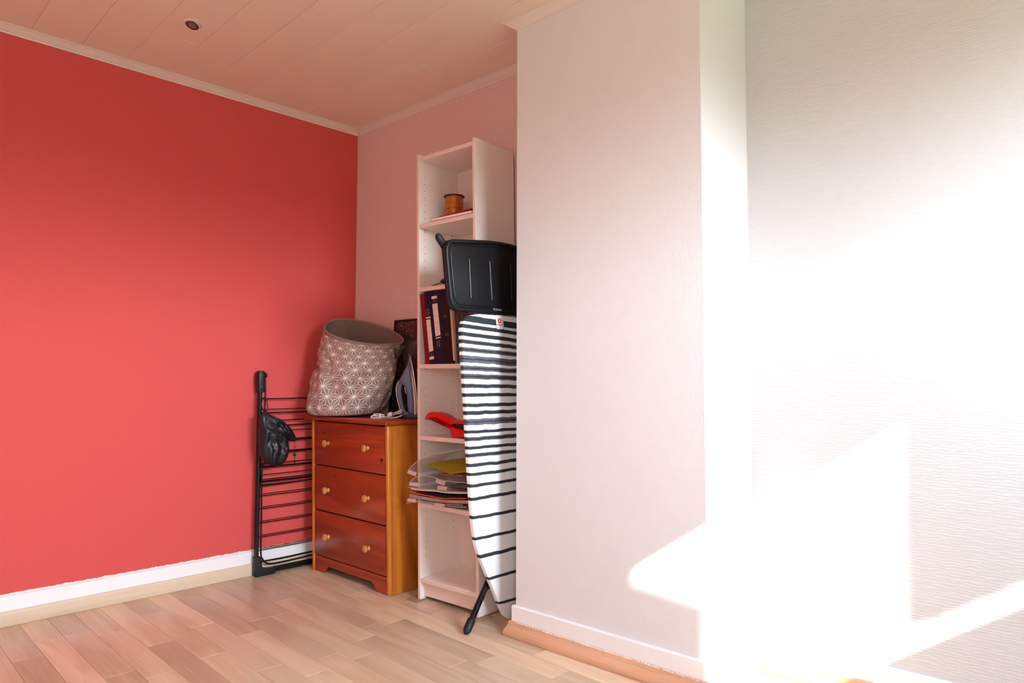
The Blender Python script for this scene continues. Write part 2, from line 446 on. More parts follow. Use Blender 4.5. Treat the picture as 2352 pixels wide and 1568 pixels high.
# outside: ground and an added sun-blocking beam seen by the light only through the window
m_grass = M('ground', (.10, .12, .06, 1), .9)
structure('ground_outside', bx(ID, WX+.5, 40, -25, 25, -3.1, -3.0), m_grass)

# ================================================================== BOOKCASE
BO = Vector((.924, 1.952, 0)); BY = R_(4.35)
Bw = Vector((math.cos(BY), math.sin(BY), 0)); Bn = Vector((-math.sin(BY), math.cos(BY), 0)); BK = .0195
def B(s, d, z): return BO + Bw*(s-BK*z) + Bn*d + Vector((0, 0, z))       # it leans a little to the left
BW, BD, BH = .376, .262, 2.05
bc = empty('bookcase', BO, 'tall narrow white bookcase standing between the chest of drawers and the ironing board', 'bookcase')
ZB = .006
m_bcs = [m_shelf, m_shelfedge]
def bcpart(name, s0, s1, d0, d1, z0, z1, label=None):
    bm = bx(B, s0, s1, d0, d1, z0, z1, bev=.0012)
    o = obj(name, bm, m_bcs, bc)
    for f in o.data.polygons:                       # front edging, with red bounce light put into its colour
        if f.normal.dot(Bn) < -.9: f.material_index = 1
    if label: o['label'] = label
    return o
sideL = bcpart('side_panel', 0, .016, 0, BD, ZB, BH)
sideR = bcpart('side_panel', BW-.016, BW, 0, BD, ZB, BH)
bcpart('top_panel', .016, BW-.016, .002, BD-.006, 2.018, 2.036)
for zt in (1.717, 1.420, 1.064, .738, .436, .102):
    bcpart('shelf', .0165, BW-.0165, .001, BD-.006, zt-.019, zt)
bcpart('kickboard', .0165, BW-.0165, .025, .038, ZB+.012, .083)
bcpart('back_panel', .004, BW-.004, BD-.006, BD-.003, .06, 2.03)
def holes(sx, nx, parent):
    bm = bmesh.new()
    for d in (.036, BD-.05):
        z = .193
        while z < 1.96:
            if all(not (zt-.024 < z < zt+.005) for zt in (1.717, 1.420, 1.064, .738, .436)):
                F = lambda a, b, c: B(sx+c*nx, d+a, z+b)
                lathe([(.0, .0004), (.0016, .0004), (.0020, .0001), (.0020, -.0002)], F, 8, bm)
            z += .0331
    o = obj('shelf_pin_holes', bm, m_hole, parent); o['kind'] = 'stuff'
holes(.016, 1, sideL); holes(BW-.016, -1, sideR)
for zt in (1.717, 1.420, 1.064, .738, .436):
    for d in (.036, BD-.05):
        F = lambda a, b, c: B(.0162+c, d+a, zt-.0225+b)
        obj('shelf_pin', lathe([(0, .006), (.0026, .006), (.0026, 0)], F, 8), m_steel, bc)
# folded cardboard under the feet
def cardboard(pts, label, z=.0052):
    bm = prism([Vector((p.x, p.y, .0006)) for p in pts], (0, 0, z-.0006))
    o = obj('cardboard_wedge', bm, m_card, loc=(pts[0].x, pts[0].y, 0)); tag(o, label, 'cardboard', 'cardboard scraps under the bookcase feet')
G = lambda px, py: at(px, py, (0, 0, 0), Vector((0, 0, 1)))
cardboard([G(934, 1377), G(958, 1385), G(961, 1384), G(966, 1383.4), G(975, 1380.5), G(988, 1377), G(975, 1366), G(950, 1369)], 'scrap of brown cardboard under the left foot of the white bookcase')
cardboard([G(1089, 1425), G(1094, 1430), G(1100, 1429), G(1106, 1428), G(1114, 1423), G(1131, 1418), G(1118, 1409), G(1098, 1414)], 'scrap of brown cardboard under the right foot of the white bookcase')

def fit(p, z0, z1):                                  # keep a point between two shelves and the sides
    q = p-BO; s_ = q.dot(Bw)+BK*q.z; d_ = q.dot(Bn); z_ = min(max(q.z, z0), z1)
    return B(min(max(s_, .0170), BW-.0172), d_, z_)
def slab_px(name, quad, d, depth, mat, parent=None, loc=None, bev=.001, front=None):
    """a box whose front face shows at four pixels (TL TR BR BL) in the plane at depth d of the bookcase"""
    P = BO+Bn*d; q = [fit(at(px, py, P, Bn), *((1.0646, 1.399) if 820 < quad[2][1] < 900 else (.437, .717))) for px, py in quad]
    pts = [q[3], q[2], q[2]+Bn*depth, q[3]+Bn*depth, q[0], q[1], q[1]+Bn*depth, q[0]+Bn*depth]
    bm = bm_add_box(bmesh.new(), pts, bev)
    return obj(name, bm, mat, parent, loc=loc)
def quad_on(quad, d, mat, name, parent, t=.0006):
    P = BO+Bn*d; q = [at(px, py, P, Bn) for px, py in quad]
    return obj(name, prism(q, -Bn*t), mat, parent)
def Bl(s, d, z):
    v = B(s, d, z); return v

# ---- shelf under the top: ribbon spool on a red folder
F0 = 1.7175
fold = empty('document_folder', B(.2, .08, F0), 'red plastic folder with white papers lying under the ribbon spool', 'folder')
def sheet(s0, s1, d0, d1, z, t, sk=0):
    return bx(lambda x, y, zz: B(x+sk*y, y, zz), s0, s1, d0, d1, z, z+t)
obj('cover', sheet(.075, .345, .006, .22, F0, .0022), m_redplas, fold)
obj('papers', sheet(.095, .35, .002, .20, F0+.0024, .010, .05), m_paper, fold)
obj('cover', bx(lambda x, y, z: B(x, y, z+(.010*(x-.08)/.27)), .085, .352, .008, .22, F0+.0126, F0+.0150), m_redplas, fold)
spz = F0+.0262
_sq = at(1043, 500, BO+Bn*.15, Bn); SS = (_sq-BO).dot(Bw)+BK*_sq.z
sp_ = empty('ribbon_spool', B(SS, .15, spz), 'copper gold ribbon spool with a black rim on the top bookcase shelf', 'spool')
SF = lambda x, y, z: B(SS, .15, spz)+Bw*x+Bn*y+Vector((0, 0, z-.0))
obj('flange', lathe([(0, 0), (.047, 0), (.047, .003), (0, .003)], SF, 32), m_black, sp_, smooth=True)
bm = lathe([(.040, .003), (.0425, .02), (.0425, .1), (.041, .118)], SF, 40)
obj('ribbon', bm, m_gold, sp_, smooth=True)
obj('flange', lathe([(0, .118), (.049, .118), (.050, .120), (.049, .122), (0, .122)], SF, 32), m_black, sp_, smooth=True)
bm = bmesh.new()
for zz, tl in ((.085, .004), (.06, -.006), (.045, .012), (.03, .008)):
    tube([SF(.0432*math.cos(a), .0432*math.sin(a), zz+tl*math.sin(a+zz*60)) for a in (2*math.pi*k/36 for k in range(36))], .0008, 5, bm, closed=True)
obj('binding_thread', bm, flat('dark_thread', (.16, .05, .01, 1), .5), sp_)

# ---- second shelf: small black case and cables
Z2 = 1.4205
case = empty('spectacle_case', B(.14, .06, Z2), 'small black soft case with a loop lying left on the shelf above the binders', 'case')
F = lambda x, y, z: B(.165+x, .075+y, Z2+.012+z)
bm = bmesh.new(); rings = []
for i in range(13):
    t = i/12; x = lerp(-.085, .10, t); w = math.sin(math.pi*min(1, t*1.15+.02))**.5 if t < .87 else math.sin(math.pi*.98*1)**.5+.62
    w = (4*t*(1-t))**.45 if 0 < t < 1 else .02
    rings.append([bm.verts.new(F(x, .03*w*math.cos(a), .014+.016*w*math.sin(a)+.006*math.sin(3*t))) for a in (2*math.pi*k/14 for k in range(14))])
for A_, B_ in zip(rings, rings[1:]):
    for k in range(14): bm.faces.new((A_[k], A_[(k+1) % 14], B_[(k+1) % 14], B_[k]))
bm.faces.new(rings[0]); bm.faces.new(rings[-1])
obj('pouch', bm, m_rubber, case, smooth=True)
obj('loop', tube(smooth_path([F(-.08, 0, .012), F(-.105, -.005, .008), F(-.122, -.02, -.002), F(-.126, -.03, -.0085), F(-.115, -.03, -.007), F(-.10, -.02, .000)]), .0018, 6), m_rubber, case)
m_case2 = flat('brown_leaflet', (.25, .11, .06, 1), .6)
o = obj('leaflet', sheet(.10, .30, .02, .2, Z2, .007, -.1), m_case2, loc=B(.2, .1, Z2)); tag(o, 'thin brown leaflet lying under the small black case on the shelf', 'leaflet')
lens = empty('sunglasses', B(.20, .15, Z2), 'smoky folded sunglasses behind the small black case on the shelf', 'glasses')
m_smoke = M('smoky_lens', (.10, .04, .03, 1), .1, alpha=.6)
for k, s0 in enumerate((.125, .205)):
    pts = [B(s0+.03*math.cos(a)+.03, .135+.02*k, Z2+.045+.014*math.sin(a)+.01*math.cos(a)) for a in (2*math.pi*j/16 for j in range(16))]
    obj('lens', prism(pts, Bn*.002), m_smoke, lens)
    obj('rim', tube(pts, .0016, 6, closed=True), m_black, lens)
obj('temple', tube([B(.12, .15, Z2+.05), B(.30, .19, Z2+.03), B(.34, .2, Z2+.01)], .002, 6), m_black, lens)
obj('temple', tube([B(.27, .16, Z2+.055), B(.14, .2, Z2+.02), B(.12, .21, Z2+.008)], .002, 6), m_black, lens)

# ---- third shelf: binders, leaning
D3 = .003
def binder(name, quad, mat, label, group=None, depth=.21, ringat=None, labelq=None, hdr=None, lines=0, mark=None):
    P = BO+Bn*D3; q = [fit(at(px, py, P, Bn), 1.0646, 1.399) for px, py in quad]
    e0 = empty(name, q[3], label, 'binder', 'ring binders on the bookcase shelf')
    obj('spine', bm_add_box(bmesh.new(), [q[3], q[2], q[2]+Bn*.004, q[3]+Bn*.004, q[0], q[1], q[1]+Bn*.004, q[0]+Bn*.004], .0004), mat, e0)
    ax = (q[2]-q[3]); wv = ax.normalized()*.0025
    for a, b in ((0, 3), (1, 2)):
        p0, p1 = q[b], q[a]; s = wv if a == 0 else -wv
        if a == 0: pts = [p0, p0+wv, p0+wv+Bn*depth, p0+Bn*depth, p1, p1+wv, p1+wv+Bn*depth, p1+Bn*depth]
        else: pts = [p0-wv, p0, p0+Bn*depth, p0-wv+Bn*depth, p1-wv, p1, p1+Bn*depth, p1-wv+Bn*depth]
        pts = [p+Bn*.0042 for p in pts]
        obj('cover', bm_add_box(bmesh.new(), pts, .0006), mat, e0)
    # the paper block
    def mixq(u, v): return (q[3]*(1-u)+q[2]*u)*(1-v)+(q[0]*(1-u)+q[1]*u)*v
    a = .2
    pts = [mixq(a, .04), mixq(1-a, .04), mixq(1-a, .04)+Bn*depth*.9, mixq(a, .04)+Bn*depth*.9, mixq(a, .93), mixq(1-a, .93), mixq(1-a, .93)+Bn*depth*.9, mixq(a, .93)+Bn*depth*.9]
    obj('papers', bm_add_box(bmesh.new(), [p+Bn*.008 for p in pts]), m_paper, e0)
    if ringat:
        c = at(*ringat, P, Bn)-Bn*.0008
        obj('finger_hole', prism([c+Bw*(.0095*math.cos(t))+Vector((0, 0, .0135*math.sin(t))) for t in (2*math.pi*j/20 for j in range(20))], -Bn*.0004), m_dark, e0)
        obj('finger_ring', tube([c+Bw*(.0105*math.cos(t))+Vector((0, 0, .0145*math.sin(t)))-Bn*.001 for t in (2*math.pi*j/24 for j in range(24))], .0009, 6, closed=True), m_steel, e0)
    if labelq:
        lb = quad_on(labelq, D3, m_lab, 'spine_label', e0)
        L = [at(px, py, P, Bn)-Bn*.0008 for px, py in labelq]
        for i in range(1, lines+1):
            v = i/(lines+1); a0 = L[0]*(1-v)+L[3]*v; a1 = L[1]*(1-v)+L[2]*v
            up = (L[0]-L[3]).normalized()*.0006
            obj('rule', prism([a0, a1, a1+up, a0+up], -Bn*.0003), m_ink, lb)
    if hdr:
        for kind, hq in hdr:
            quad_on(hq, D3-.0002, m_lab if kind == 'w' else m_ink, 'label_end', e0)
    if mark:
        for txt, px, py, size in mark: text(txt, at(px, py, P, Bn)-Bn*.0012, size, Bw, Vector((0, 0, 1)), m_lab if size < .006 else m_inkblue, e0)
    return e0
m_lab = flat('label_paper', (.78, .62, .58, 1), .6); m_ink = flat('black_ink', (.02, .012, .02, 1), .5); m_inkblue = flat('pencil_grey', (.30, .2, .22, 1), .6)
def text(s, loc, size, xd, yd, mat, parent, name='lettering', bold=0):
    cu = bpy.data.curves.new(name, 'FONT'); cu.body = s; cu.size = size; cu.align_x = 'CENTER'; cu.align_y = 'CENTER'; cu.extrude = .0002
    cu.offset = bold
    ob = bpy.data.objects.new('tmp_text', cu); SC.collection.objects.link(ob)
    dg = bpy.context.evaluated_depsgraph_get(); me = bpy.data.meshes.new_from_object(ob.evaluated_get(dg))
    bpy.data.objects.remove(ob); bpy.data.curves.remove(cu)
    zd = xd.cross(yd).normalized(); mm = Matrix((xd.normalized(), yd.normalized(), zd)).transposed().to_4x4()
    me.transform(mm); me.materials.clear(); me.materials.append(mat.m)
    o = bpy.data.objects.new(name, me); o.location = Vector(loc)-base(parent); return link(o, parent)
binder('ring_binder', [(962, 677), (974, 674), (987.5, 836), (977, 836)], m_redbind, 'red narrow binder leaning first from the left on the binder shelf')
binder('ring_binder', [(974.5, 671), (990, 668.5), (1006, 836), (988, 836)], m_navy, 'navy lever arch binder whose finger ring is above its label, beside the red binder', ringat=(983, 716),
       labelq=[(979, 735), (988.5, 732.5), (995.5, 805), (986, 808.5)], lines=4,
       hdr=[('w', [(978.5, 728.5), (988.5, 726.5), (988.8, 729.8), (979, 731.8)]), ('k', [(979, 732.2), (988.6, 730.2), (988.6, 732), (979, 734.4)]),
            ('k', [(986, 809), (995.5, 806.5), (996, 817), (986.8, 819)]), ('w', [(986.8, 819.5), (996.5, 817.5), (997, 824), (987, 826)])],
       mark=[('1', 984.7, 741, .010), ('®', 991.3, 813.5, .005)])
binder('ring_binder', [(990.6, 668.5), (1011, 665.5), (1022, 836), (1006.6, 836)], m_navy, 'navy lever arch binder whose label is above its finger ring, next to the dark binder', ringat=(1007.5, 789),
       labelq=[(993, 698.5), (1004.5, 696), (1012, 769), (1000.5, 772.5)], lines=4,
       hdr=[('w', [(990.7, 681), (1003, 678.5), (1003.8, 684.5), (991.7, 687)]), ('k', [(991.8, 687.5), (1004, 685), (1004.6, 694.8), (992.8, 697.3)]),
            ('k', [(1000.6, 773.3), (1012, 770.3), (1012.3, 772.3), (1001, 775.3)]), ('w', [(1001, 775.6), (1012.3, 772.8), (1012.6, 775), (1001.3, 778)])],
       mark=[('2', 1005.3, 764, .010), ('®', 997.8, 690.5, .005)])
b4 = binder('ring_binder', [(1011.6, 665.5), (1029, 662), (1040, 836), (1022.6, 836)], M('black_blue_board', (.002, .002, .008, 1), .5, spec=.3), 'near black binder with two ring rivets, fourth from the left on the binder shelf')
for px, py in ((1022.5, 726), (1027.5, 768)):
    c = at(px, py, BO+Bn*D3, Bn)-Bn*.001
    obj('rivet_loop', tube([c+Bw*(.0085*math.cos(t))+Vector((0, 0, .005*math.sin(t))) for t in (2*math.pi*j/18 for j in range(18))], .0009, 5, closed=True), m_steel, b4)
o = slab_px('booklet', [(1031.5, 690), (1036.5, 690), (1044.5, 828), (1040.7, 828)], D3, .19, flat('peach_paper', (.62, .36, .24, 1), .6)); tag(o, 'slim peach paper booklet standing right of the binders', 'booklet', 'booklets beside the binders')
o = slab_px('booklet', [(1037.5, 680), (1041.5, 680), (1049, 836), (1045.3, 836)], D3, .2, flat('grey_booklet', (.24, .19, .15, 1), .6)); tag(o, 'slim grey booklet between the peach booklet and the patterned book', 'booklet', 'booklets beside the binders')
m_pat = M('patterned_cloth_spine', (.03, .03, .03, 1), .5)
v = m_pat.coord(scale=(1, 1, 1)); vo = m_pat.node('ShaderNodeTexVoronoi'); m_pat.l.new(v, vo.inputs['Vector']); vo.inputs['Scale'].default_value = 34
rg = m_pat.math('SINE', m_pat.math('MULTIPLY', vo.outputs['Distance'], 16)); m_pat.color(m_pat.mix(m_pat.step(rg, .55, .95), (.010, .013, .013, 1), (.10, .055, .028, 1)))
pb = empty('patterned_album', at(1047, 836, BO+Bn*D3, Bn), 'dark album with bronze ring pattern standing behind the ironing board', 'album')
slab_px('cover', [(1043, 676), (1092, 676), (1094, 837), (1050, 836)], D3, .2, m_pat, pb, bev=.003)
c = at(1056, 727, BO+Bn*D3, Bn)-Bn*.001
obj('cover_ring', tube([c+Bw*(.015*math.cos(t))+Vector((0, 0, .024*math.sin(t))) for t in (2*math.pi*j/24 for j in range(24))], .0016, 6, closed=True), flat('bronze_print', (.2, .10, .05, 1), .5), pb)
m_comic = M('colour_comic', (.2, .3, .35, 1), .5)
vv = m_comic.noise(m_comic.coord(), 60, 2); m_comic.color(m_comic.mix(m_comic.step(vv, .45, .55), (.30, .42, .45, 1), (.45, .06, .06, 1)))
o = slab_px('comic_book', [(966.5, 786), (970.5, 786), (978, 836.5), (971, 836.5)], .030, .17, m_comic); tag(o, 'thin teal and red paperback leaning between the red binder and the bookcase side', 'book')

# ---- fourth shelf: red dustpan and its brush
DP = .018
def pp(px, py, d=DP):
    p = at(px, py, BO+Bn*d, Bn)
    return fit(p, .7386, 1.04) if py < 1020 else p
dp = empty('dustpan', pp(1040, 1004), 'red plastic dustpan holding its brush on the bookcase shelf', 'dustpan')
low = [(974.5, 963), (976, 959.5), (985, 960), (1000, 962), (1015, 969), (1028, 978), (1034, 983), (1036, 980), (1050, 985), (1070, 990), (1102, 992), (1102, 1007.5), (1070, 1006), (1042, 1004), (1037.5, 1003), (1035.5, 995), (1034, 986.5), (1020, 974), (1005, 966), (990, 963)]
bm = prism([pp(x, y, DP) for x, y in low], Bn*.09, bev=.003)
obj('pan', bm, m_redplas, dp, smooth=True)
br = empty('hand_brush', pp(1048, 985), 'red hand brush with black bristles clipped above the dustpan', 'brush')
upp = [(975, 958.5), (980, 951), (986, 946.5), (996, 945.5), (1008, 948), (1020, 954), (1033, 963), (1040, 965), (1068, 967.5), (1102, 970), (1102, 975), (1062, 974.3), (1040, 973), (1035, 977), (1031, 976), (1018, 967.5), (1002, 960.5), (986, 958.3)]
obj('handle', prism([pp(x, y, DP+.012) for x, y in upp], Bn*.05, bev=.004), m_redplas, br, smooth=True)
bm = bmesh.new()
for i in range(26):
    for j in range(3):
        a = pp(1046+i*2.1, 974.2, DP+.022+.012*j); b = pp(1046+i*2.1+.6, 980.2+min(i, 14)*.36, DP+.018+.014*j)
        tube([a, b], [.0011, .0017], 5, bm)
o = obj('bristles', bm, m_rubber, br); o['kind'] = 'stuff'

# ---- fifth shelf: clear suspension files with white tabs
m_clear = M('clear_plastic', (.50, .36, .33, 1), .15, alpha=.16)
m_clear2 = M('clear_plastic_edge', (.75, .62, .58, 1), .12, alpha=.62)
DF = -.045
def inv(p):
    q = p-BO; return q.dot(Bw)+BK*q.z, q.dot(Bn), q.z
def inside(p, d, dz=0.0, k=1.0):
    s_, _, z_ = inv(p); c = .185
    s2 = min(max(s_, .019), BW-.020); return B(s2, d, max(z_+dz, .4374))
def fan(P, d0, depth, t):
    bm = bmesh.new(); n = len(P); rows_ = []
    for q in (P, [inside(p, -.003) for p in P], [inside(p, depth*.9+d0) for p in P]):
        rows_.append(([bm.verts.new(p) for p in q], [bm.verts.new(p+t) for p in q]))
    for (a0, a1), (b0, b1) in zip(rows_, rows_[1:]):
        for i in range(n-1):
            bm.faces.new((a0[i], a0[i+1], b0[i+1], b0[i])); bm.faces.new((a1[i], b1[i], b1[i+1], a1[i+1]))
        bm.faces.new((a0[0], b0[0], b1[0], a1[0])); bm.faces.new((a0[-1], a1[-1], b1[-1], b0[-1]))
    for (a0, a1) in (rows_[0], rows_[-1]):
        for i in range(n-1): bm.faces.new((a0[i], a1[i], a1[i+1], a0[i+1]))
    return bm
def clip(P): return [p for p in P if inv(p)[0] < BW-.014]
def filesheet(pts, tabs, label, d0=DF, depth=.24, drop=0, thick=.0010):
    P = clip(smooth_path([pp(x, y, d0) for x, y in pts], 5))
    e0 = empty('suspension_file', P[0], label, 'file', 'clear plastic files piled on the bookcase shelf')
    obj('sheet', fan(P, d0, depth, Vector((0, 0, thick))), m_clear, e0, smooth=True)
    obj('front_rib', tube(P, .0014, 6), m_clear2, e0)
    for q in tabs:
        qq = [pp(x, y, d0-.003) for x, y in q]
        tb = obj('index_tab', prism(qq, -Bn*.0015), m_lab, e0)
        c = sum(qq, Vector())/4; q2 = [c+(p-c)*1.16-Bn*.0018 for p in qq]
        obj('tab_sleeve', prism(q2, -Bn*.0006), m_clear, tb)
    return e0
filesheet([(935.5, 1086), (940, 1077), (950, 1066), (965, 1055), (985, 1046), (1010, 1041), (1050, 1033), (1095, 1030)],
          [[(939.5, 1078.5), (957.5, 1085), (955, 1093.5), (937, 1086.5)]], 'topmost clear plastic file curling above the yellow card folder', depth=.20, drop=-.01)
filesheet([(938.5, 1112), (944, 1104), (954, 1096), (975, 1092), (1000, 1097), (1020, 1103), (1060, 1108), (1095, 1110)],
          [[(943, 1107), (961, 1108.5), (959, 1117.5), (940.5, 1114.5)], [(1003.5, 1098.5), (1024, 1105), (1021, 1114.5), (1000.5, 1107.5)]], 'clear plastic file with two white tabs below the yellow card folder')
filesheet([(938, 1118), (960, 1121), (990, 1124), (1030, 1128), (1095, 1131)],
          [[(1006.5, 1115), (1028, 1117.5), (1025.5, 1126), (1004, 1123.5)]], 'clear plastic file with one white tab lying on the loose papers')
filesheet([(936, 1149.5), (938, 1147), (960, 1150), (985, 1153), (1020, 1158), (1095, 1161)], [], 'clear plastic file enclosing the lower papers, without a tab')
filesheet([(934.5, 1155), (955, 1152), (975, 1154.5), (1010, 1159), (1040, 1163), (1095, 1165)],
          [[(938, 1143.5), (956, 1145.5), (954, 1154), (935.5, 1151)], [(999.5, 1154), (1021.5, 1157), (1019.5, 1166), (997.5, 1162.5)]], 'bottom clear plastic file with two white tabs on the shelf edge')
# papers between the sheets
def paper(quad_l, thick, mat, label, name='paper_stack', d=-.03, depth=.22, cat='paper'):
    P = clip(smooth_path([pp(x, y, d) for x, y in quad_l], 4))
    bm = fan(P, d, depth, Vector((0, 0, -thick)))
    o = obj(name, bm, mat, loc=P[0]); tag(o, label, cat); return o
paper([(943, 1120), (965, 1124), (1000, 1126), (1030, 1130), (1090, 1131)], .005, m_paper, 'white loose papers poking out on top of the navy folder')
paper([(955, 1127), (975, 1130), (1000, 1133), (1028, 1138), (1090, 1137)], .004, m_navy, 'thin navy folder below the loose white papers', 'document_folder', cat='folder')
paper([(940, 1127.5), (960, 1133.5), (990, 1139), (1012, 1143), (1090, 1144)], .003, flat('orange_red_card', (.70, .10, .04, 1), .5), 'orange red card folder below the navy folder', 'document_folder', d=-.034, cat='folder')
paper([(941, 1134), (965, 1139), (1000, 1144.5), (1030, 1148), (1090, 1149)], .014, flat('mauve_paper', (.40, .28, .26, 1), .6), 'thick mauve grey paper stack at the bottom of the file pile')
# wooden box and yellow folder on top of the pile
o = slab_px('wooden_box', [(1009, 1087.5), (1061, 1089.5), (1061, 1096.5), (1010, 1092.5)], .02, .12, flat('brown_wood_box', (.30, .12, .05, 1), .5)); tag(o, 'flat brown wooden box below the yellow card folder', 'box')
o = slab_px('shadowed_bundle', [(1036, 1112.5), (1092, 1113), (1094, 1122), (1036, 1120)], .0, .16, flat('grey_bundle', (.10, .07, .065, 1), .7)); o.name = 'envelope_bundle'; tag(o, 'dark grey bundle of envelopes behind the clear file tabs', 'bundle')
yf = empty('card_folder', pp(1040, 1086, 0), 'yellow card folder lying slightly open on top of the file pile', 'folder')
def ysheet(pts, t=.0015):
    q = []
    for x, y, d in pts:
        s_, d_, z_ = inv(pp(x, y, d)); q.append(B(min(max(s_, .019), BW-.02) if d > -.003 else s_, d_, z_))
    return prism(q, (0, 0, t))
obj('flap', ysheet([(983, 1064, -.01), (1036, 1086.5, -.03), (1075, 1079.5, .05), (1078, 1051, .20), (1020, 1053, .20)]), m_yellow, yf)
obj('flap', ysheet([(981, 1066.5, -.01), (1034, 1089, -.03), (1080, 1083, .05), (1082, 1055, .20), (1020, 1057, .20)]), m_yellow, yf)
obj('spine', prism([pp(1032, 1088.5, -.03), pp(1036.5, 1086.5, -.03), pp(1075, 1080, .05), pp(1078, 1083, .05)], (0, 0, .001)), m_yellow, yf)

# ================================================================== CHEST OF DRAWERS
CO = Vector((.131, 1.869, 0)); CY = R_(1.886)
Cw = Vector((math.cos(CY), math.sin(CY), 0)); Cn = Vector((-math.sin(CY), math.cos(CY), 0))
def Cf(s, d, z): return CO+Cw*(s-.041*z)+Cn*d+Vector((0, 0, z))
CW, CD = .662, .295
ch = empty('chest_of_drawers', CO, 'reddish stained pine chest with three drawers and turned knobs', 'chest of drawers')
for s0 in (0, CW-.022):
    obj('side_panel', bx(Cf, s0, s0+.022, 0, CD, 0, .7795, bev=.005, seg=3), m_pineside, ch, smooth=True)
obj('back_panel', bx(Cf, .022, CW-.022, CD-.008, CD-.002, .05, .775), m_pine, ch)
obj('top_board', bx(Cf, -.03, CW+.03, -.03, CD+.01, .780, .8015, bev=.006, seg=3), m_pine, ch, smooth=True)
obj('inner_frame', bx(Cf, .023, CW-.023, .022, CD-.01, .07, .772), m_dark, ch)
# apron with its shaped cut-out
ap = [(.0225, .001), (.105, .001), (.112, .012), (.128, .030), (.150, .038), (CW-.150, .038), (CW-.128, .030), (CW-.112, .012), (CW-.105, .001), (CW-.0225, .001), (CW-.0225, .079), (.0225, .079)]
obj('apron', prism([Cf(s, .004, z) for s, z in ap], Cn*.018, bev=.0015), m_pine, ch)
for zi, (z0, z1, zk) in enumerate(((.0845, .3105, .192), (.3165, .5435, .4265), (.5495, .7725, .664))):
    dr = obj('drawer', bx(Cf, .0245, CW-.0245, .001, .020, z0, z1, bev=.003, seg=2), m_pine, ch, smooth=True)
    for s in (.160, .505):
        K = lambda x, y, z: Cf(s, .001, zk)+Cw*x+Vector((0, 0, y))-Cn*z
        obj('knob', lathe([(0, 0), (.011, 0), (.0125, .003), (.009, .007), (.008, .011), (.0105, .015), (.0165, .019), (.0185, .024), (.017, .029), (.011, .0325), (0, .034)], K, 28), m_knob, dr, smooth=True)
m_knot = flat('dark_knot', (.05, .006, .002, 1), .35)
for s, z, r in ((.612, .614, .011), (.115, .715, .006), (.22, .505, .004), (.61, .115, .004)):
    q = [Cf(s+r*math.cos(t)*(1+.15*math.sin(3*t)), .0008, z+r*.85*math.sin(t)) for t in (2*math.pi*j/16 for j in range(16))]
    obj('knot', prism(q, -Cn*.0006), m_knot, ch)

# wooden board end standing in the gap beside the bookcase
gq = [Vector((.866, 2.035, .0005)), Vector((.891, 2.037, .0005)), Vector((.883, 2.04, .16)), Vector((.873, 2.04, .17))]
o = obj('wooden_board', prism(gq, Vector((.006, .15, 0)), bev=.002), flat('brown_board', (.40, .15, .06, 1), .5), loc=gq[0]); tag(o, 'brown wooden board on edge in the gap between chest and bookcase', 'board')

# ================================================================== LAUNDRY BASKET
BC = Vector((.268, 1.948, .8025))
CRh = Vector((CR.x, CR.y, 0)).normalized(); CDh = Vector((-CRh.y, CRh.x, 0))
BNn = (CDh+Nv*.55).normalized()
def bk(px, py): return at(px, py, BC, BNn)
rows = [  # v, left px, right px, dip (z of the front below the middle), half depth
    (0.00, (728, 951), (852, 950), .006, .115), (.03, (714, 946), (868, 947), .008, .135), (.09, (706, 934), (880, 934), .010, .145),
    (.20, (708, 906), (891, 908), .012, .15), (.35, (717, 870), (901, 879), .018, .15), (.50, (728, 838), (908, 851), .024, .15),
    (.60, (736, 822), (912, 833), .030, .15), (.70, (736, 806), (916, 818), .036, .15), (.82, (739, 783), (920, 802), .044, .15),
    (.92, (743, 762), (924, 790), .052, .152), (1.0, (747, 745), (927, 783), .060, .155)]
NV, NU = 60, 96
bkt = empty('laundry_basket', BC, 'slouching taupe fabric laundry basket with white star pattern on the chest', 'laundry basket')
def brow(v):
    for (a, b) in zip(rows, rows[1:]):
        if v <= b[0]+1e-9:
            t = (v-a[0])/(b[0]-a[0]); t2 = t
            L = bk(lerp(a[1][0], b[1][0], t2), lerp(a[1][1], b[1][1], t2)); R = bk(lerp(a[2][0], b[2][0], t2), lerp(a[2][1], b[2][1], t2))
            return L, R, lerp(a[3], b[3], t), lerp(a[4], b[4], t)
def bpt(v, th, inner=0.0):
    L, R, dip, hd = brow(v); c = (L+R)/2; ax = (R-L)/2
    hd = hd*(1-.25*math.cos(th))*(.74 if math.sin(th) > 0 else 1) - inner; s = 1-inner/ax.length
    cx = math.cos(th); sy = math.sin(th)
    if v > .8 and cx > .8: hd *= 1-.35*(cx-.8)/.2*(v-.8)/.2
    p = c+ax*cx*s+CDh*hd*sy+Vector((0, 0, dip*sy*(1-.18*cx)))
    # soft folds and creases of slack cloth
    if v < .97:
        k = (1-v)*.5+.35
        f = .010*k*noise.noise(Vector((th*1.7, v*2.3, 4.2)))+.007*k*noise.noise(Vector((th*4.1+v*3, v*3.1, 1.7)))
        f += .006*k*max(0, noise.noise(Vector((th*2.6-v*2.2, v*1.5, 9.1))))*2 - .012*k*max(0, .18-abs(noise.noise(Vector((th*1.3+v*1.2, v*2.0, 3.3)))))*4
        cre = math.exp(-((v-.53+.05*math.cos(th-2.7))/.03)**2)*max(0, -math.cos(th+.45))*.018
        lowf = math.exp(-((v-.2-.5*abs(cx))/.08)**2)*.006*max(0, -sy)
        out = (ax.normalized()*cx+CDh*sy)
        p += out*(f*2-cre*1.5-lowf)
    return p
m_bask = M('taupe_star_fabric', (.22, .165, .13, 1), .6)
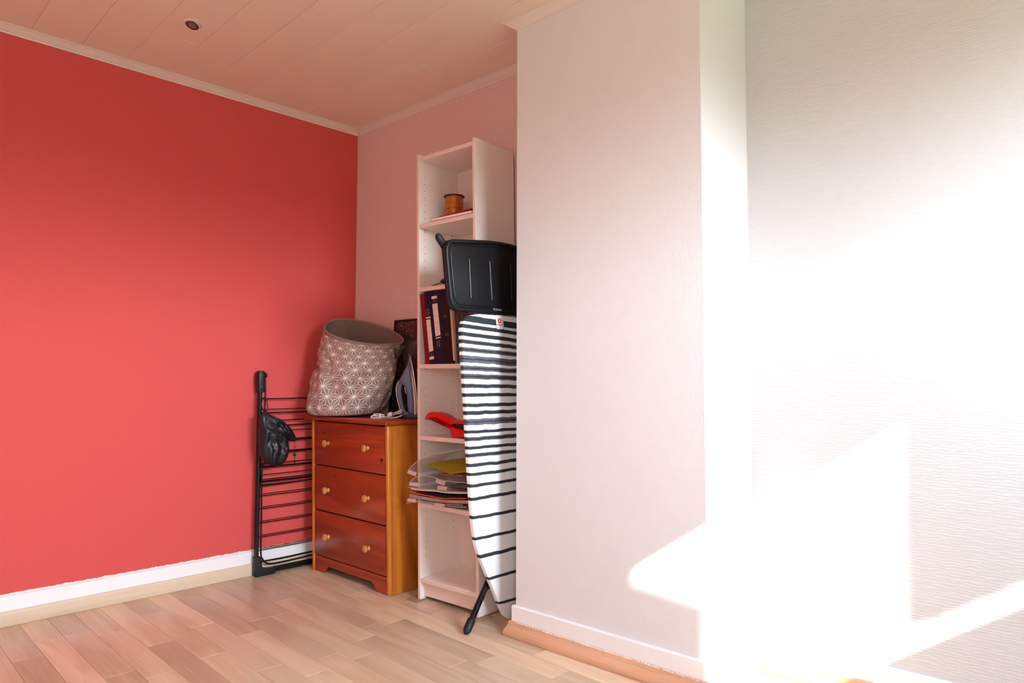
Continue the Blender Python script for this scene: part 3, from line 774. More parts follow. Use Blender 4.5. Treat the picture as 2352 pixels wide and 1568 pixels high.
def starfabric(w, base_c, line_c, A=.066):
    uv = w.node('ShaderNodeUVMap'); s = w.node('ShaderNodeSeparateXYZ'); w.l.new(uv.outputs[0], s.inputs[0])
    U_, V_ = s.outputs[0], s.outputs[1]
    vv = w.math('DIVIDE', V_, A*.866); uu = w.math('SUBTRACT', w.math('DIVIDE', U_, A), w.math('MULTIPLY', vv, .5))
    fu, fv = w.math('FRACT', uu), w.math('FRACT', vv); sm = w.math('ADD', fu, fv)
    up = w.math('GREATER_THAN', sm, 1.0); iv = w.math('SUBTRACT', 1, up)
    a = w.math('ADD', w.math('MULTIPLY', iv, fu), w.math('MULTIPLY', up, w.math('SUBTRACT', 1, fu)))
    b = w.math('ADD', w.math('MULTIPLY', iv, fv), w.math('MULTIPLY', up, w.math('SUBTRACT', 1, fv)))
    c = w.math('SUBTRACT', w.math('SUBTRACT', 1, a), b)
    mn = w.math('MINIMUM', a, w.math('MINIMUM', b, c)); mx = w.math('MAXIMUM', a, w.math('MAXIMUM', b, c))
    md = w.math('SUBTRACT', w.math('SUBTRACT', 1, mn), mx)
    d = w.math('MINIMUM', w.math('MULTIPLY', mn, .866*A), w.math('MULTIPLY', w.math('SUBTRACT', md, mn), A/2))
    line = w.math('SUBTRACT', 1, w.step(d, .0006, .0013))
    blob = w.step(mx, .935, .975)
    band = w.math('MULTIPLY', w.step(V_, .008, .010), w.math('SUBTRACT', 1, w.step(V_, .447, .449)))
    # no stars in the plain hem: cut on a zigzag of whole triangles
    msk = w.math('MULTIPLY', w.math('MAXIMUM', line, blob), band)
    nz = w.noise(w.coord(), 400, 2)
    w.color(w.mix(msk, w.mix(nz, sc(base_c, .8), sc(base_c, 1.15)), line_c))
    w.rough(w.math('SUBTRACT', .62, w.math('MULTIPLY', msk, .25)))
    w.l.new(w.math('MULTIPLY', msk, .25), w.p.inputs['Metallic'])
    w.bump(nz, .15, .0006)
starfabric(m_bask, (.27, .18, .145, 1), (.86, .80, .78, 1), .0575)
m_lining = M('taupe_lining', (.19, .125, .10, 1), .8)
m_lining.bump(m_lining.noise(m_lining.coord(), 12, 4, .6), .7, .012)
bm = bmesh.new(); uvl = bm.loops.layers.uv.new('UVMap'); G_ = []
for i in range(NV+1):
    v = i/NV; G_.append([bm.verts.new(bpt(v, 2*math.pi*k/NU)) for k in range(NU)])
HT, GIR = .465, 1.08
for i in range(NV):
    for k in range(NU):
        f = bm.faces.new((G_[i][k], G_[i][(k+1) % NU], G_[i+1][(k+1) % NU], G_[i+1][k]))
        for lp, (ii, kk) in zip(f.loops, ((i, k), (i, k+1), (i+1, k+1), (i+1, k))): lp[uvl].uv = (kk/NU*GIR, ii/NV*HT)
bot = bm.faces.new(G_[0][::-1])
for lp in bot.loops: lp[uvl].uv = (0, -.1)
ob = obj('outer_fabric', bm, m_bask, bkt, smooth=True, autos=80)
bm = bmesh.new(); G2 = []
for i in range(0, NV+1, 2):
    v = i/NV; G2.append([bm.verts.new(bpt(max(v, .02), 2*math.pi*k/NU, .006)+Vector((0, 0, .003 if i == 0 else 0))) for k in range(NU)])
for i in range(len(G2)-1):
    for k in range(NU): bm.faces.new((G2[i][k], G2[i+1][k], G2[i+1][(k+1) % NU], G2[i][(k+1) % NU]))
bm.faces.new(G2[0])
obj('lining', bm, m_lining, bkt, smooth=True, autos=80)
obj('rim', tube([bpt(1.0, 2*math.pi*k/NU, .003) for k in range(NU)], .0058, 10, closed=True), M('taupe_rim_tape', (.25, .17, .14, 1), .6), bkt, smooth=True)
# handle strap on the right side
m_strap = M('brown_strap', (.055, .032, .022, 1), .6)
hp = [bpt(.87, -.55), bpt(.80, -.52), bpt(.72, -.40), bpt(.70, -.25), bpt(.76, -.10), bpt(.86, -.02)]
def outw(p): c = BC; v = Vector((p.x-c.x-.05, p.y-c.y, 0)).normalized(); return p+v*.012
P = smooth_path([outw(p) for p in hp], 6)
hd_ = obj('handle', tube(P, .0055, 8), m_strap, bkt, smooth=True)
for q in (P[0], P[-1]):
    obj('eyelet', lathe([(.004, .0), (.010, .0), (.010, .003), (.004, .003)], lambda x, y, z: q+CRh*x+Vector((0, 0, y))-CDh*(z+.001), 16), m_black, hd_)

# ================================================================== IRON, CORD
IP = Vector((.635, 2.05, .8018))
def ip(px, py, k=0):
    p = at(px, py, IP, CDh)+CDh*k; p.z = max(p.z, .8024); return p
iron = empty('steam_iron', ip(940, 957), 'blue grey steam iron standing on its heel beside the laundry basket', 'iron')
m_iblue = M('blue_grey_plastic', (.105, .11, .20, 1), .38); m_iwhite = M('iron_white_plastic', (.62, .48, .44, 1), .35); m_isole = M('soleplate', (.30, .24, .22, 1), .25, metal=.8)
body = [(943, 817), (937, 838), (925, 862), (918, 873), (921, 881), (930, 884), (934, 893), (936.5, 905), (937, 925), (939, 942), (944, 951), (953, 951), (953, 925), (951.5, 900), (948, 868), (945, 840)]
def solid(pts, w0, w1, mat, name, parent, bev=.006):
    return obj(name, prism([ip(x, y, w0) for x, y in pts], CDh*(w1-w0), bev=bev, seg=3), mat, parent, smooth=True, autos=50)
solid(body, -.038, .038, m_iblue, 'body', iron, .010)
solid([(943.8, 815.5), (948, 868), (952, 900), (953.5, 925), (953.5, 951), (958, 951), (958.5, 925), (956, 895), (951, 862), (945.5, 825)], -.047, .047, m_iwhite, 'skirt', iron, .003)
solid([(945, 817), (952, 862), (957, 895), (959.5, 925), (959.5, 950), (962, 950), (962, 920), (959, 890), (953.5, 855), (946, 815)], -.050, .050, m_isole, 'soleplate', iron, .001)
hnd = [(918, 873), (914, 880), (911.5, 893), (912.5, 908), (917, 927), (922.5, 946), (926, 955), (944, 953), (941, 946), (933, 944), (928, 930), (924.5, 912), (923, 897), (924, 887), (927, 882.5), (925, 877)]
solid(hnd, -.019, .019, m_iblue, 'handle', iron, .006)
solid([(916.5, 874), (912.5, 880), (909.8, 893), (911, 908), (915.5, 928), (921, 947), (923, 947), (917.5, 928), (913.2, 908), (912, 893), (914.6, 881), (918, 875)], -.016, .016, m_iwhite, 'handle_back', iron, .001)
solid([(909, 889), (912, 886), (912, 900), (909.5, 899)], -.01, .01, m_iblue, 'steam_button', iron, .001)
solid([(925, 955.5), (945, 949), (962, 949), (962, 960.8), (928, 960.8)], -.045, .045, m_black, 'heel_rest', iron, .003)
solid([(930, 890), (933.5, 905), (934.5, 903), (931.5, 889)], -.02, .02, m_iwhite, 'inner_trim', iron, .0008)
ctop = Cf(.4, .1, .8017).z
def ct(px, py, k=0):
    p = at(px, py, (0, 0, ctop+.004+k), Vector((0, 0, 1))); return p
def cl(px, py, k=0):
    p = at(px, py, IP-CDh*.06, CDh); p.z = max(p.z, .8060); return p
cord = empty('power_cord', cl(885, 958), 'coiled white power cord with a plug in front of the iron', 'cord')
m_cord = M('white_cord', (.72, .62, .58, 1), .45)
CP_ = [(924, 941), (905, 949), (893, 954.5), (882, 956), (868, 955), (856, 954.5), (853, 958.5), (862, 961), (880, 961.8), (900, 960.5), (915, 957), (924, 953)]
obj('cable', tube(smooth_path([cl(x, y) + Vector((0, 0, 0.0)) for x, y in CP_], 6), .0035, 8), m_cord, cord, smooth=True)
obj('cable', tube(smooth_path([cl(x, y)+CDh*.012 for x, y in [(922, 946), (908, 950), (895, 957), (880, 959), (866, 957), (857, 952), (868, 951), (884, 953), (900, 952), (921, 949)]], 6), .0035, 8), m_cord, cord, smooth=True)
plug = obj('plug', lathe([(0, 0), (.010, 0), (.013, .004), (.0135, .018), (.010, .024), (.0075, .04), (.006, .05), (0, .05)], lambda x, y, z: cl(897.5, 952)-CDh*.012+(CRh*-.93+Vector((0, 0, -.25))).normalized()*(z-.01)+Vector((0, 0, 1))*x+CDh*y, 20), m_cord, cord, smooth=True)
obj('plug_socket', lathe([(0, 0), (.007, 0), (.0075, .0015), (0, .0015)], lambda x, y, z: cl(888.7, 952)-CDh*(.024+z)+CRh*x+Vector((0, 0, y)), 14), m_black, plug)
obj('plug_pin', tube([cl(899.5, 948.5)-CDh*.014, cl(904.5, 947.5)-CDh*.018], .0022, 8), m_steel, plug)
obj('plug_pin', tube([cl(900, 953)-CDh*.014, cl(905, 953)-CDh*.018], .0022, 8), m_steel, plug)
obj('cable_tie', tube([cl(872, 950), cl(873.5, 954.5), cl(873, 960)], .0042, 8), m_trim, cord)

# ================================================================== PHOTO COLLAGE against the back wall
Fp = C0+Wv*.55-Nv*.036
def fq(px, py, k=0): return at(px, py, Fp+Nv*k, Nv)
TLf = fq(907, 735.5); 
frm = empty('photo_collage', fq(930, 953), 'dark framed photo collage leaning on the wall behind the iron', 'picture')
x0v = TLf; wv_ = Wv*.36; dn = Vector((0, 0, ctop+.001-TLf.z)); lean = -Nv*.0
sk_ = Wv*-.03
def fr(u, v, k=0): return x0v+wv_*u+dn*v+sk_*v-Nv*(.0+.012*v)+Nv*k
obj('frame_back', prism([fr(0, 0, .006), fr(1, 0, .006), fr(1, 1, .006), fr(0, 1, .006)], Nv*.006), m_dark, frm)
for a, b, c_, d_ in (((0, 0), (1, 0), (1, .018), (0, .018)), ((0, .982), (1, .982), (1, 1), (0, 1)), ((0, .018), (.02, .018), (.02, .982), (0, .982)), ((.98, .018), (1, .018), (1, .982), (.98, .982))):
    obj('frame_bar', prism([fr(*a, -.003), fr(*b, -.003), fr(*c_, -.003), fr(*d_, -.003)], Nv*.008), m_black, frm)
cols = [((.045, .02, .02, 1), (.30, .17, .15, 1)), ((.10, .05, .05, 1), (.30, .18, .17, 1)), ((.03, .012, .01, 1), (.28, .15, .11, 1)), ((.02, .01, .01, 1), (.16, .08, .05, 1)), ((.015, .01, .01, 1), (.2, .12, .12, 1)), ((.02, .012, .01, 1), (.26, .12, .05, 1))]
ms = []
for a, b in cols:
    w = M('photo_print', a, .35); vo = w.node('ShaderNodeTexVoronoi'); w.l.new(w.coord(), vo.inputs['Vector']); vo.inputs['Scale'].default_value = 75
    n_ = w.noise(w.coord(), 45, 3, .6); w.color(w.mix(w.math('MULTIPLY', w.step(n_, .45, .62), w.math('SUBTRACT', 1, w.step(vo.outputs['Distance'], .25, .6))), a, b)); ms.append(w)
gx = [0.022, .235, .5, .74, .978]; gy = [.02, .20, .40, .62, .81, .98]; kk = 0
for i in range(4):
    for j in range(5):
        sh = .03*((i % 2)*2-1) if 0 < j < 5 else 0
        u0, u1 = gx[i]+.003, gx[i+1]-.003; v0 = gy[j]+(sh if j else 0)+.002; v1 = gy[j+1]+(sh if j < 4 else 0)-.002
        obj('photo', prism([fr(u0, v0, .003), fr(u1, v0, .003), fr(u1, v1, .003), fr(u0, v1, .003)], Nv*.0025), ms[(kk*7+i) % 6], frm); kk += 1

# ================================================================== DRYING RACK
def rk(px, py, x=.05): return at(px, py, (x, 0, 0), Vector((1, 0, 0)))
dr = empty('drying_rack', (.05, 1.605, 0), 'folded black metal drying rack leaning against the red wall', 'drying rack')
YR0, YR1 = 1.605, 2.145
def V3(x, y, z): return Vector((x, y, z))
obj('frame_tube', tube(smooth_path([V3(.040, YR0, 1.0), V3(.040, YR0, .5), V3(.042, YR0, .06)], 3), .0105, 12), m_blackm, dr, smooth=True)
obj('frame_tube', tube([V3(.060, YR0-.004, 1.0), V3(.060, YR0-.004, .06)], .0085, 12), m_blackm, dr, smooth=True)
obj('frame_tube', tube([V3(.041, YR1, 1.0), V3(.042, YR1, .03)], .0105, 12), m_blackm, dr, smooth=True)
obj('base_tube', tube([V3(.042, YR0+.02, .022), V3(.042, YR1, .022)], .0105, 12), m_blackm, dr, smooth=True)
obj('base_tube', tube([V3(.062, YR0+.02, .020), V3(.062, YR1, .020)], .0100, 12), m_blackm, dr, smooth=True)
# moulded corner foot
bm = prism([V3(.029, YR0-.014, .001), V3(.029, YR0+.085, .001), V3(.029, YR0+.095, .008), V3(.029, YR0+.09, .030), V3(.029, YR0+.04, .034), V3(.029, YR0+.020, .048), V3(.029, YR0+.014, .10), V3(.029, YR0-.014, .10)], (.046, 0, 0), bev=.006, seg=3)
obj('corner_foot', bm, m_rubber, dr, smooth=True)
obj('corner_foot', prism([V3(.029, YR1-.09, .001), V3(.029, YR1+.014, .001), V3(.029, YR1+.014, .10), V3(.029, YR1-.014, .10), V3(.029, YR1-.03, .034), V3(.029, YR1-.09, .030)], (.046, 0, 0), bev=.006, seg=3), m_rubber, dr, smooth=True)
# hinge head
hh = obj('hinge_head', prism(roundpoly([(YR0-.016, .90), (YR0+.016, .90), (YR0+.018, 1.0), (YR0+.016, 1.035), (YR0-.014, 1.035), (YR0-.018, 1.0)], [.004, .004, .01, .014, .014, .01]) and
    [V3(.022, p[0], p[1]) for p in roundpoly([(YR0-.015, .925), (YR0+.014, .925), (YR0+.018, 1.0), (YR0+.016, 1.036), (YR0-.014, 1.036), (YR0-.018, 1.0)], [.004, .004, .01, .014, .014, .01])], (.048, 0, 0), bev=.003), m_black, dr, smooth=True)
obj('hinge_knob', lathe([(0, 0), (.011, 0), (.013, .004), (.011, .010), (0, .011)], lambda x, y, z: V3(.055+x, YR0+.018+z, 1.012+y), 16), m_black, hh, smooth=True)
for zz in (1.015, .955):
    obj('screw', lathe([(0, 0), (.003, 0), (.003, .001), (0, .001)], lambda x, y, z: V3(.0705+z, YR0-.004+x, zz+y), 10), m_steel, hh)
# strut with the hanging loop
obj('strut', tube(smooth_path([rk(606, 862, .07), rk(609, 872, .07), rk(609.5, 900, .07), rk(608, 935, .07), rk(607, 965, .07)], 5), .0045, 8), m_blackm, dr, smooth=True)
# two folded wings: each a bent tube
for xw, pts in ((.044, [(591, 1090), (590.5, 1200), (590, 1268), (592.5, 1281), (600, 1288), (612, 1287), (660, 1278), (724, 1264)]),
                (.062, [(603, 1064), (601, 1100), (600, 1200), (599, 1268), (602, 1282), (612, 1292.5), (628, 1293), (660, 1287), (724, 1272)])):
    obj('wing_tube', tube(smooth_path([rk(x, y, xw) for x, y in pts], 5), .0045, 8), m_blackm, dr, smooth=True)
obj('wing_tube', tube(smooth_path([rk(594, 1040, .05), rk(594.5, 1110, .05), rk(597, 1115, .05), rk(640, 1110.5, .05), rk(724, 1099, .05)], 4), .0032, 8), m_blackm, dr, smooth=True)
obj('wing_tube', tube([rk(598.5, 945, .05), rk(597.5, 1104, .05)], .0035, 8), m_blackm, dr, smooth=True)
lines = [(713.5, .0030), (936.7, .0022), (944.5, .0032), (961.6, .0024), (973.2, .003), (984.6, .0022), (1004.2, .0032), (1007, .0026), (1031.5, .0058), (1055.6, .0026), (1063, .0048), (1079.6, .0022), (1089.8, .0026), (1094.4, .0052), (1101.5, .0022),
         (1121.5, .0022), (1125.2, .0022), (1150, .0022), (1153.5, .0022), (1180.6, .0022), (1184, .0022), (1211.3, .0022), (1214.6, .0022), (1240.3, .0022), (1243.5, .0022)]
lines[0] = (913.5, .0030)
for i, (py, r) in enumerate(lines):
    x = (.044, .062)[i % 2] if i >= 15 else .052
    p = rk(705, py, x); obj('rung', tube([V3(x, YR0+.004 if x < .06 else YR0+.016, p.z), V3(x, YR1, p.z)], r, 8), m_blackm, dr, smooth=True)

# ---- drawstring bag on a carabiner
bagc = rk(625, 1010, .135); BX = Vector((1, 0, 0)); ROS = Vector((0, 1, 0))
bag = empty('drawstring_bag', rk(610, 945, .12), 'black drawstring bag hanging from the drying rack by a carabiner', 'bag')
m_bag = M('black_nylon', (.006, .007, .010, 1), .38, spec=.5)
m_bag.bump(m_bag.noise(m_bag.coord(scale=(1, 1, .6)), 30, 4, .6), .6, .006)
def ring_mesh(tab, xoff, dep, n=60, m_=64, seed=0, fold=.006):
    bm = bmesh.new(); rr = []
    y0, y1 = tab[0][0], tab[-1][0]
    for i in range(n+1):
        t = i/n; py = lerp(y0, y1, t)
        l = interp([(a, b) for a, b, c in tab], py); r = interp([(a, c) for a, b, c in tab], py)
        L, R = rk(l, py, xoff), rk(r, py, xoff); c = (L+R)/2; hw = (R-L).length/2
        dd = dep*min(1, (hw/.06))**.6*min(1, math.sin(math.pi*min(1, max(.0, t*.93+.04)))**.5+.1)
        ring = []
        for k in range(m_):
            a = 2*math.pi*k/m_
            f = 1+.10*math.sin(a*5+t*4+seed)+.16*noise.noise(Vector((a*1.5, t*5, seed)))-.30*max(0, .22-abs(noise.noise(Vector((math.cos(a)*2.2+t*1.4, math.sin(a)*1.2, t*1.6+seed)))))*4*min(1, 4*t*(1-t)+.2)
            ring.append(bm.verts.new(c+(R-L)/2*math.cos(a)+Vector((1, 0, 0))*dd*math.sin(a)*f))
        rr.append(ring)
    for A, B2 in zip(rr, rr[1:]):
        for k in range(m_): bm.faces.new((A[k], A[(k+1) % m_], B2[(k+1) % m_], B2[k]))
    bm.faces.new(rr[0]); bm.faces.new(rr[-1]); return bm
obj('pouch', ring_mesh([(962, 600, 618), (975, 597, 636), (990, 596, 652), (1005, 596, 660), (1020, 596, 663), (1035, 597.5, 663), (1050, 600, 659), (1060, 606, 654), (1066, 616, 648), (1069.5, 628, 640)], .125, .050, seed=1), m_bag, bag, smooth=True, autos=80)
flp = obj('gathered_top', ring_mesh([(944, 603.5, 609), (952, 601, 620), (960, 599, 640), (968, 599, 651), (978, 600, 662), (988, 603, 670), (996, 615, 675), (1003, 640, 678), (1009, 660, 678.5), (1013, 667, 678)], .145, .045, seed=5, fold=.01), m_bag, bag, smooth=True, autos=80)
obj('drawcord', tube(smooth_path([rk(676, 1008, .15), rk(677, 1022, .15), rk(676.5, 1045, .15), rk(676.5, 1062, .15)], 5), .0016, 6), m_black, bag)
obj('cord_lock', lathe([(0, -.009), (.006, -.007), (.0075, 0), (.006, .007), (0, .009)], lambda x, y, z: rk(676.5, 1044, .15)+Vector((x, y, z)), 14), m_black, bag, smooth=True)
obj('cord_end', tube([rk(671, 1060, .15), rk(675, 1057, .15), rk(677, 1064, .15)], .003, 6), m_black, bag)
car = obj('carabiner', tube(smooth_path([rk(598.5, 919, .10), rk(606, 913, .10), rk(611, 914, .10), rk(615, 938, .10), rk(612, 943, .10), rk(605, 942, .10), rk(599.5, 928, .10)], 5)+[rk(598.5, 919, .10)], .0024, 8), m_blackm, bag, smooth=True)
obj('neck_knot', lathe([(0, -.012), (.008, -.009), (.006, 0), (.010, .008), (0, .012)], lambda x, y, z: rk(608, 943.5, .11)+Vector((x, y, z)), 14), m_bag, bag, smooth=True)

# ================================================================== IRONING BOARD
IX = 1.40
ib = empty('ironing_board', (IX, 2.03, 0), 'ironing board with black and white brush striped cover standing on its nose', 'ironing board')
def ibp(px, py, x=IX): return at(px, py, (x, 0, 0), Vector((1, 0, 0)))
HWB = [(0.0, .016), (.006, .028), (.018, .042), (.042, .055), (.072, .070), (.157, .107), (.244, .148), (.30, .172), (.335, .183), (.376, .190), (.44, .196), (.515, .200), (.774, .205), (1.032, .21), (1.136, .214), (1.19, .212), (1.214, .206), (1.235, .193), (1.249, .165), (1.257, .115)]
def yc(z): return 2.078-.065*z
bm = bmesh.new()
Lz = [a for a, b in HWB]; zs = []
z = 0
while z < 1.257: zs.append(z); z += .012 if z < 1.14 else .006
zs.append(1.257)
def hw(z):
    # rounded interpolation
    return interp(HWB, z)
TH = .011
prof = [(-1, 0, 0), (-1, 0, -.5), (-.985, 0, -1.0)]
cols_ = []
for z in zs:
    h = hw(z); c = yc(z); x = IX + .0*z; row_ = []
    zz = z+.0035
    for s, dx in ((-1, -.022), (-1, -.006), (-.992, -.0015), (-.965, .0), (-.6, .0012), (0, .0016), (.6, .0012), (.965, 0), (.992, -.0015), (1, -.006), (1, -.022)):
        yy = c+s*h if abs(s) < .95 else c+math.copysign(h-(1-abs(s))*.16, s)
        row_.append(bm.verts.new((x+dx, yy, zz)))
    cols_.append(row_)
for A, B2 in zip(cols_, cols_[1:]):
    for k in range(len(A)-1): bm.faces.new((A[k], A[k+1], B2[k+1], B2[k]))
    bm.faces.new((A[-1], A[0], B2[0], B2[-1]))
bm.faces.new(cols_[0]); bm.faces.new(cols_[-1])
m_cov = M('brush_striped_cotton', (.86, .86, .87, 1), .75, spec=.2)
w = m_cov
st = [(1.225, 1.248, 0), (1.198, 1.212, 0), (1.166, 1.18, 0), (1.136, 1.15, .25), (1.104, 1.12, .7), (1.062, 1.088, 1), (1.03, 1.048, .8), (.998, 1.016, .6), (.963, .977, .3), (.928, .94, 0), (.887, .899, 0), (.856, .869, 0), (.815, .838, 1), (.782, .792, 0), (.752, .766, .5), (.719, .729, 0), (.688, .701, .5), (.649, .661, .2), (.614, .624, 0), (.569, .58, .2), (.517, .528, 0), (.443, .453, 0), (.358, .368, 0), (.284, .296, 0), (.188, .198, 0), (.078, .087, 0)]
s_ = w.node('ShaderNodeSeparateXYZ'); w.l.new(w.coord(), s_.inputs[0])
n1 = w.noise(w.coord(scale=(1, 7, 5)), 1.6, 2, .5)
n2 = w.noise(w.coord(scale=(1, 10, 60)), 3, 3, .8)
n3 = w.noise(w.coord(scale=(1, 16, 90)), 2.5, 2, .7)
zb = w.math('ADD', s_.outputs[2], w.math('MULTIPLY', w.math('SUBTRACT', n1, .5), .011))
zb = w.math('ADD', zb, w.math('MULTIPLY', w.math('SUBTRACT', n2, .5), .0035))
zb = w.math('ADD', zb, w.math('MULTIPLY', w.math('MULTIPLY', w.math('SUBTRACT', s_.outputs[1], -.16), w.step(s_.outputs[2], .85, 1.2)), .055))
tot = gre = None
for a, b, g in st:
    c = (a+b)/2; h = (b-a)/2+.0012
    d = w.math('ABSOLUTE', w.math('SUBTRACT', zb, c))
    k = w.math('SUBTRACT', 1, w.step(d, h-.0008, h+.0008))
    tot = k if tot is None else w.math('MAXIMUM', tot, k)
    if g:
        dd = w.math('ABSOLUTE', w.math('ADD', w.math('SUBTRACT', zb, c), w.math('MULTIPLY', w.math('SUBTRACT', n3, .5), .008)))
        gg = w.math('MULTIPLY', k, w.math('MULTIPLY', w.step(dd, h*(.62-.5*g), h*(.80-.5*g)), min(1, .55+g*.4)))
        gre = gg if gre is None else w.math('MAXIMUM', gre, gg)
ink = w.mix(gre, (.028, .034, .040, 1), (.115, .115, .14, 1))
w.color(w.mix(tot, (.88, .88, .89, 1), ink))
cov = obj('cover', bm, m_cov, ib, smooth=True, autos=60)
cov.location.x += 0
# board core and rear frame rails
obj('board_rail', tube([(IX-.032, 2.0, .20), (IX-.032, 1.90, 1.20)], .009, 10), m_blackm, ib, smooth=True)
obj('board_rail', tube([(IX-.032, 2.06, .20), (IX-.032, 2.08, 1.20)], .009, 10), m_blackm, ib, smooth=True)
# folded legs: the foot that sticks out below and the cap that shows at the top
ft = G(1072, 1458); ft = Vector((ft.x, ft.y, .016))
p1 = at(1121, 1335, (1.350, 0, 0), Vector((1, 0, 0)))
obj('leg', tube([ft+(p1-ft)*.10, ft+(p1-ft)*1.0, Vector((IX-.045, YC-.04, .55))], .0125, 14), m_blackm, ib, smooth=True, label=None) if False else obj('leg', tube([ft+(p1-ft)*.08, p1, p1+(p1-ft)*.35], .0125, 14), m_blackm, ib, smooth=True)
dv = (p1-ft).normalized(); sx_ = dv.cross(Vector((0, 1, 0))).normalized(); sy_ = dv.cross(sx_)
obj('rubber_foot', lathe([(0, -.014), (.008, -.012), (.014, -.004), (.0165, .006), (.0168, .045), (.0162, .047), (.012, .047)], lambda x, y, z: ft+dv*(z)+sx_*x+sy_*y, 20), m_rubber, ib, smooth=True)
obj('leg', tube([p1-dv*.03+Vector((-.0, 0, 0)), Vector((1.35, 2.13, .13)), Vector((1.35, 2.2, .10))], .008, 10), m_blackm, ib, smooth=True)
# steam unit rest
RX = IX-.004
def rp(px, py, k=0): return at(px, py, (RX, 0, 0), Vector((1, 0, 0)))+Vector((k, 0, 0))
outer = [rp(1022, 551), rp(1187, 566), rp(1187, 716), rp(1037, 716)]
ybk = 2.215
out2 = [(rp(1019, 552).y, rp(1019, 549).z), (2.02, rp(1120, 546).z), (ybk, rp(1187, 568).z-.01), (ybk, rp(1187, 718).z), (rp(1034, 713).y, rp(1034, 714).z), (rp(1026, 640).y, rp(1026, 640).z)]
op = roundpoly(out2, [.045, .15, .045, .045, .045, .12], 6)
rest = obj('iron_rest', prism([Vector((RX-.020, a, b)) for a, b in op], (.018, 0, 0), bev=.006, seg=3), m_black, ib, smooth=True, autos=50)
# raised rim and recessed tray
inner = []
c_ = Vector((sum(a for a, b in op)/len(op), sum(b for a, b in op)/len(op)))
rimp = [Vector((RX+.001, c_[0]+(a-c_[0])*.955, c_[1]+(b-c_[1])*.945)) for a, b in op]
obj('tray_rim', tube(rimp, .0085, 10, closed=True), m_black, rest, smooth=True)
rimp2 = [Vector((RX-.0005, c_[0]+(a-c_[0])*.86, c_[1]+(b-c_[1])*.84)) for a, b in op]
obj('tray_step', tube(rimp2, .0035, 8, closed=True), m_black, rest, smooth=True)
m_ridge = M('glossy_black_ridge', (.012, .014, .017, 1), .34)
for (a, b) in (((1077.5, 594), (1081.5, 684)), ((1124.5, 600), (1129.5, 688)), ((1172, 606), (1176, 692))):
    obj('ridge', tube([rp(*a, .0003), rp(*b, .0003)], .0024, 8), m_ridge, rest, smooth=True)
obj('hook_strip', tube([rp(1075, 717.5, -.004), rp(1187, 723, -.004)], .004, 8), m_rubber, ib, smooth=True)
text('Brabantia', rp(1139, 711, .0100), .0130, Vector((0, 1, 0)), Vector((0, 0, 1)), flat('grey_print', (.45, .42, .42, 1), .5), rest)
# tube end with its black cap behind the tray
a, b = ibp(1005.5, 541, IX-.03), ibp(1033, 585, IX-.03)
tb = obj('rear_leg', tube([a, b, b+(b-a)*.6], .010, 14), m_blackm, ib, smooth=True)
dv2 = (b-a).normalized(); s1 = dv2.cross(Vector((1, 0, 0))).normalized(); s2 = dv2.cross(s1)
obj('leg_cap', lathe([(0, -.014), (.008, -.012), (.013, -.004), (.0148, .004), (.015, .05), (.0135, .053), (.010, .053)], lambda x, y, z: a+dv2*(z+.006)+s1*x+s2*y, 20), m_rubber, tb, smooth=True)
# woven tag at the head of the cover
q = [ibp(1137.5, 723.5, IX+.0035), ibp(1154.5, 724.5, IX+.0035), ibp(1157, 756, IX+.0035), ibp(1141.5, 755.5, IX+.0035)]
tg = obj('woven_tag', prism(q, (.0012, 0, 0)), flat('tag_cloth', (.80, .76, .77, 1), .7), ib)
c = ibp(1147.3, 736.5, IX+.0048)
Yv = Vector((0, 1, 0)); Zv = Vector((0, 0, 1))
obj('round_emblem', prism([c+Yv*(.0105*math.cos(t))+Zv*(.0105*math.sin(t)) for t in (2*math.pi*j/28 for j in range(28))], (.0005, 0, 0)), flat('emblem_red', (.62, .01, .012, 1), .5), tg)
text('B', c+Vector((.0009, 0, 0)), .014, Yv, Zv, flat('emblem_white', (.85, .8, .8, 1), .6), tg, bold=.0004)
text('Brabantia', ibp(1148.2, 745.6, IX+.0050), .0068, Yv, Zv, m_ink, tg, bold=.0001)

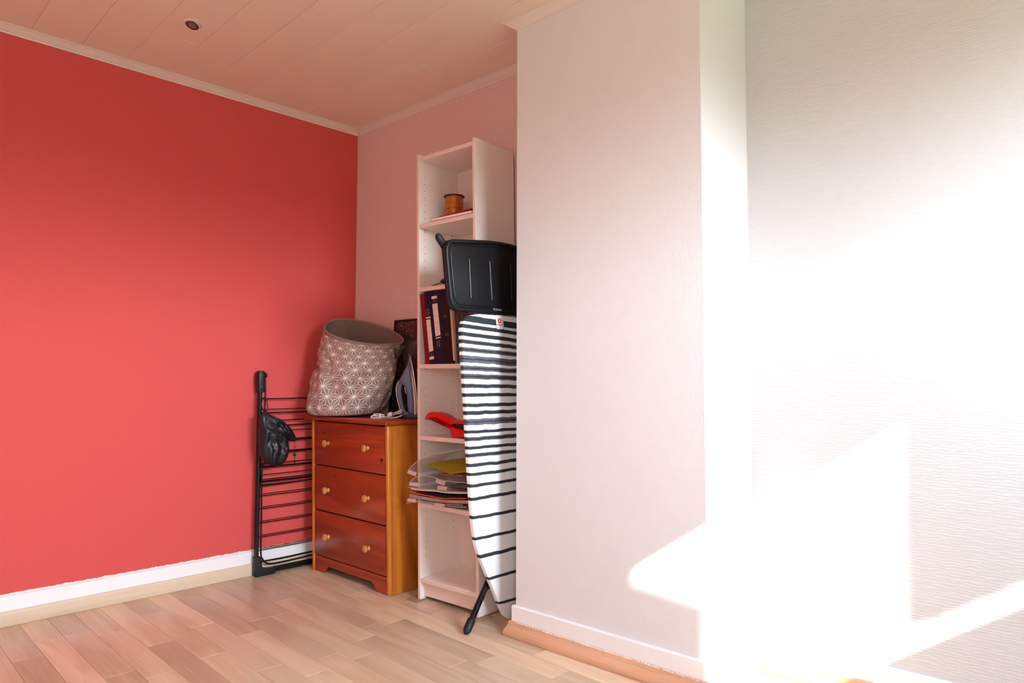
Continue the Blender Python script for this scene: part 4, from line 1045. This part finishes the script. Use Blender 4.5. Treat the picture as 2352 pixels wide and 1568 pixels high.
# ================================================================== CEILING SPOTLIGHT
lc = Vector((.583, 1.03, H))
sl = empty('ceiling_spotlight', lc, 'small round recessed tilting spotlight in the panelled ceiling', 'spotlight')
LF = lambda x, y, z: lc+Vector((x, y, z))
obj('mounting_ring', lathe([(.0255, -.0005), (.027, -.0045), (.035, -.0035), (.0375, -.0002), (.0255, -.0002)], LF, 36), M('pale_ring', (.74, .62, .56, 1), .35), sl, smooth=True)
ax = (Vector((.16, -.30, -1))).normalized(); e1 = ax.cross(Vector((0, 1, 0))).normalized(); e2 = ax.cross(e1)
TF = lambda x, y, z: lc+e1*x+e2*y+ax*z
obj('eyeball', lathe([(.0262, -.006), (.0268, .002), (.0262, .008), (.0245, .011)], TF, 36), M('pale_gimbal', (.66, .53, .48, 1), .35), sl, smooth=True)
obj('baffle', lathe([(.0247, .0108), (.0235, .0122), (.0200, .0118), (.0185, .0095)], TF, 36), m_black, sl, smooth=True)
obj('bulb_face', lathe([(0, .0080), (.006, .0084), (.012, .0092), (.0187, .0098)], TF, 30), M('grey_lamp_glass', (.26, .17, .15, 1), .12, metal=.5), sl, smooth=True)

# ================================================================== SOCKET on the side of the chimney breast
so = CFR.copy(); un = (RB-CFR).normalized(); on = Vector((un.y, -un.x, 0))
sc0 = at(1650, 1452, CFR, on)
sk = empty('wall_socket', sc0, 'round white wall socket low on the sunlit pier side', 'socket')
KF = lambda x, y, z: sc0+un*x+Vector((0, 0, y))+on*z
obj('plate', lathe([(.0, .004), (.020, .004), (.021, .010), (.036, .010), (.040, .006), (.040, .0)], KF, 32), m_trim, sk, smooth=True)
for dx in (-.0095, .0095):
    obj('contact_hole', lathe([(0, .0046), (.003, .0046), (.003, .0042)], lambda x, y, z: KF(x+dx, y, z), 10), m_hole, sk)

# ================================================================== OUTSIDE: added blockers that keep the sun off part of the window
# added board with a ragged lower edge and short beam, shaping the sun patches
def out_pt(y, z, t): return Vector((WX+.06+t, y-.45*t, z+.70*t))      # a point of the window plane carried towards the sun
bm = bmesh.new(); t = .75; n = 60
up_, lo_ = [], []
for i in range(n+1):
    y = lerp(1.525, 2.05, i/n)
    zl = 1.545+.014*noise.noise(Vector((i*.4, 0, 0)))+.006*math.sin(i*1.3)
    if i < 4: zl = 1.555
    lo_.append(out_pt(y, zl, t)); up_.append(out_pt(y, 2.32, t))
pts_ = up_+lo_[::-1]
structure('sun_blocker_board', prism(pts_, (.02, 0, 0)), m_oak)
structure('sun_blocker_beam', prism([Vector((4.9, .60, 2.10)), Vector((5.45, .60, 2.10)), Vector((5.45, .60, 2.47)), Vector((4.9, .60, 2.47))], (0, -.06, 0)), m_oak)
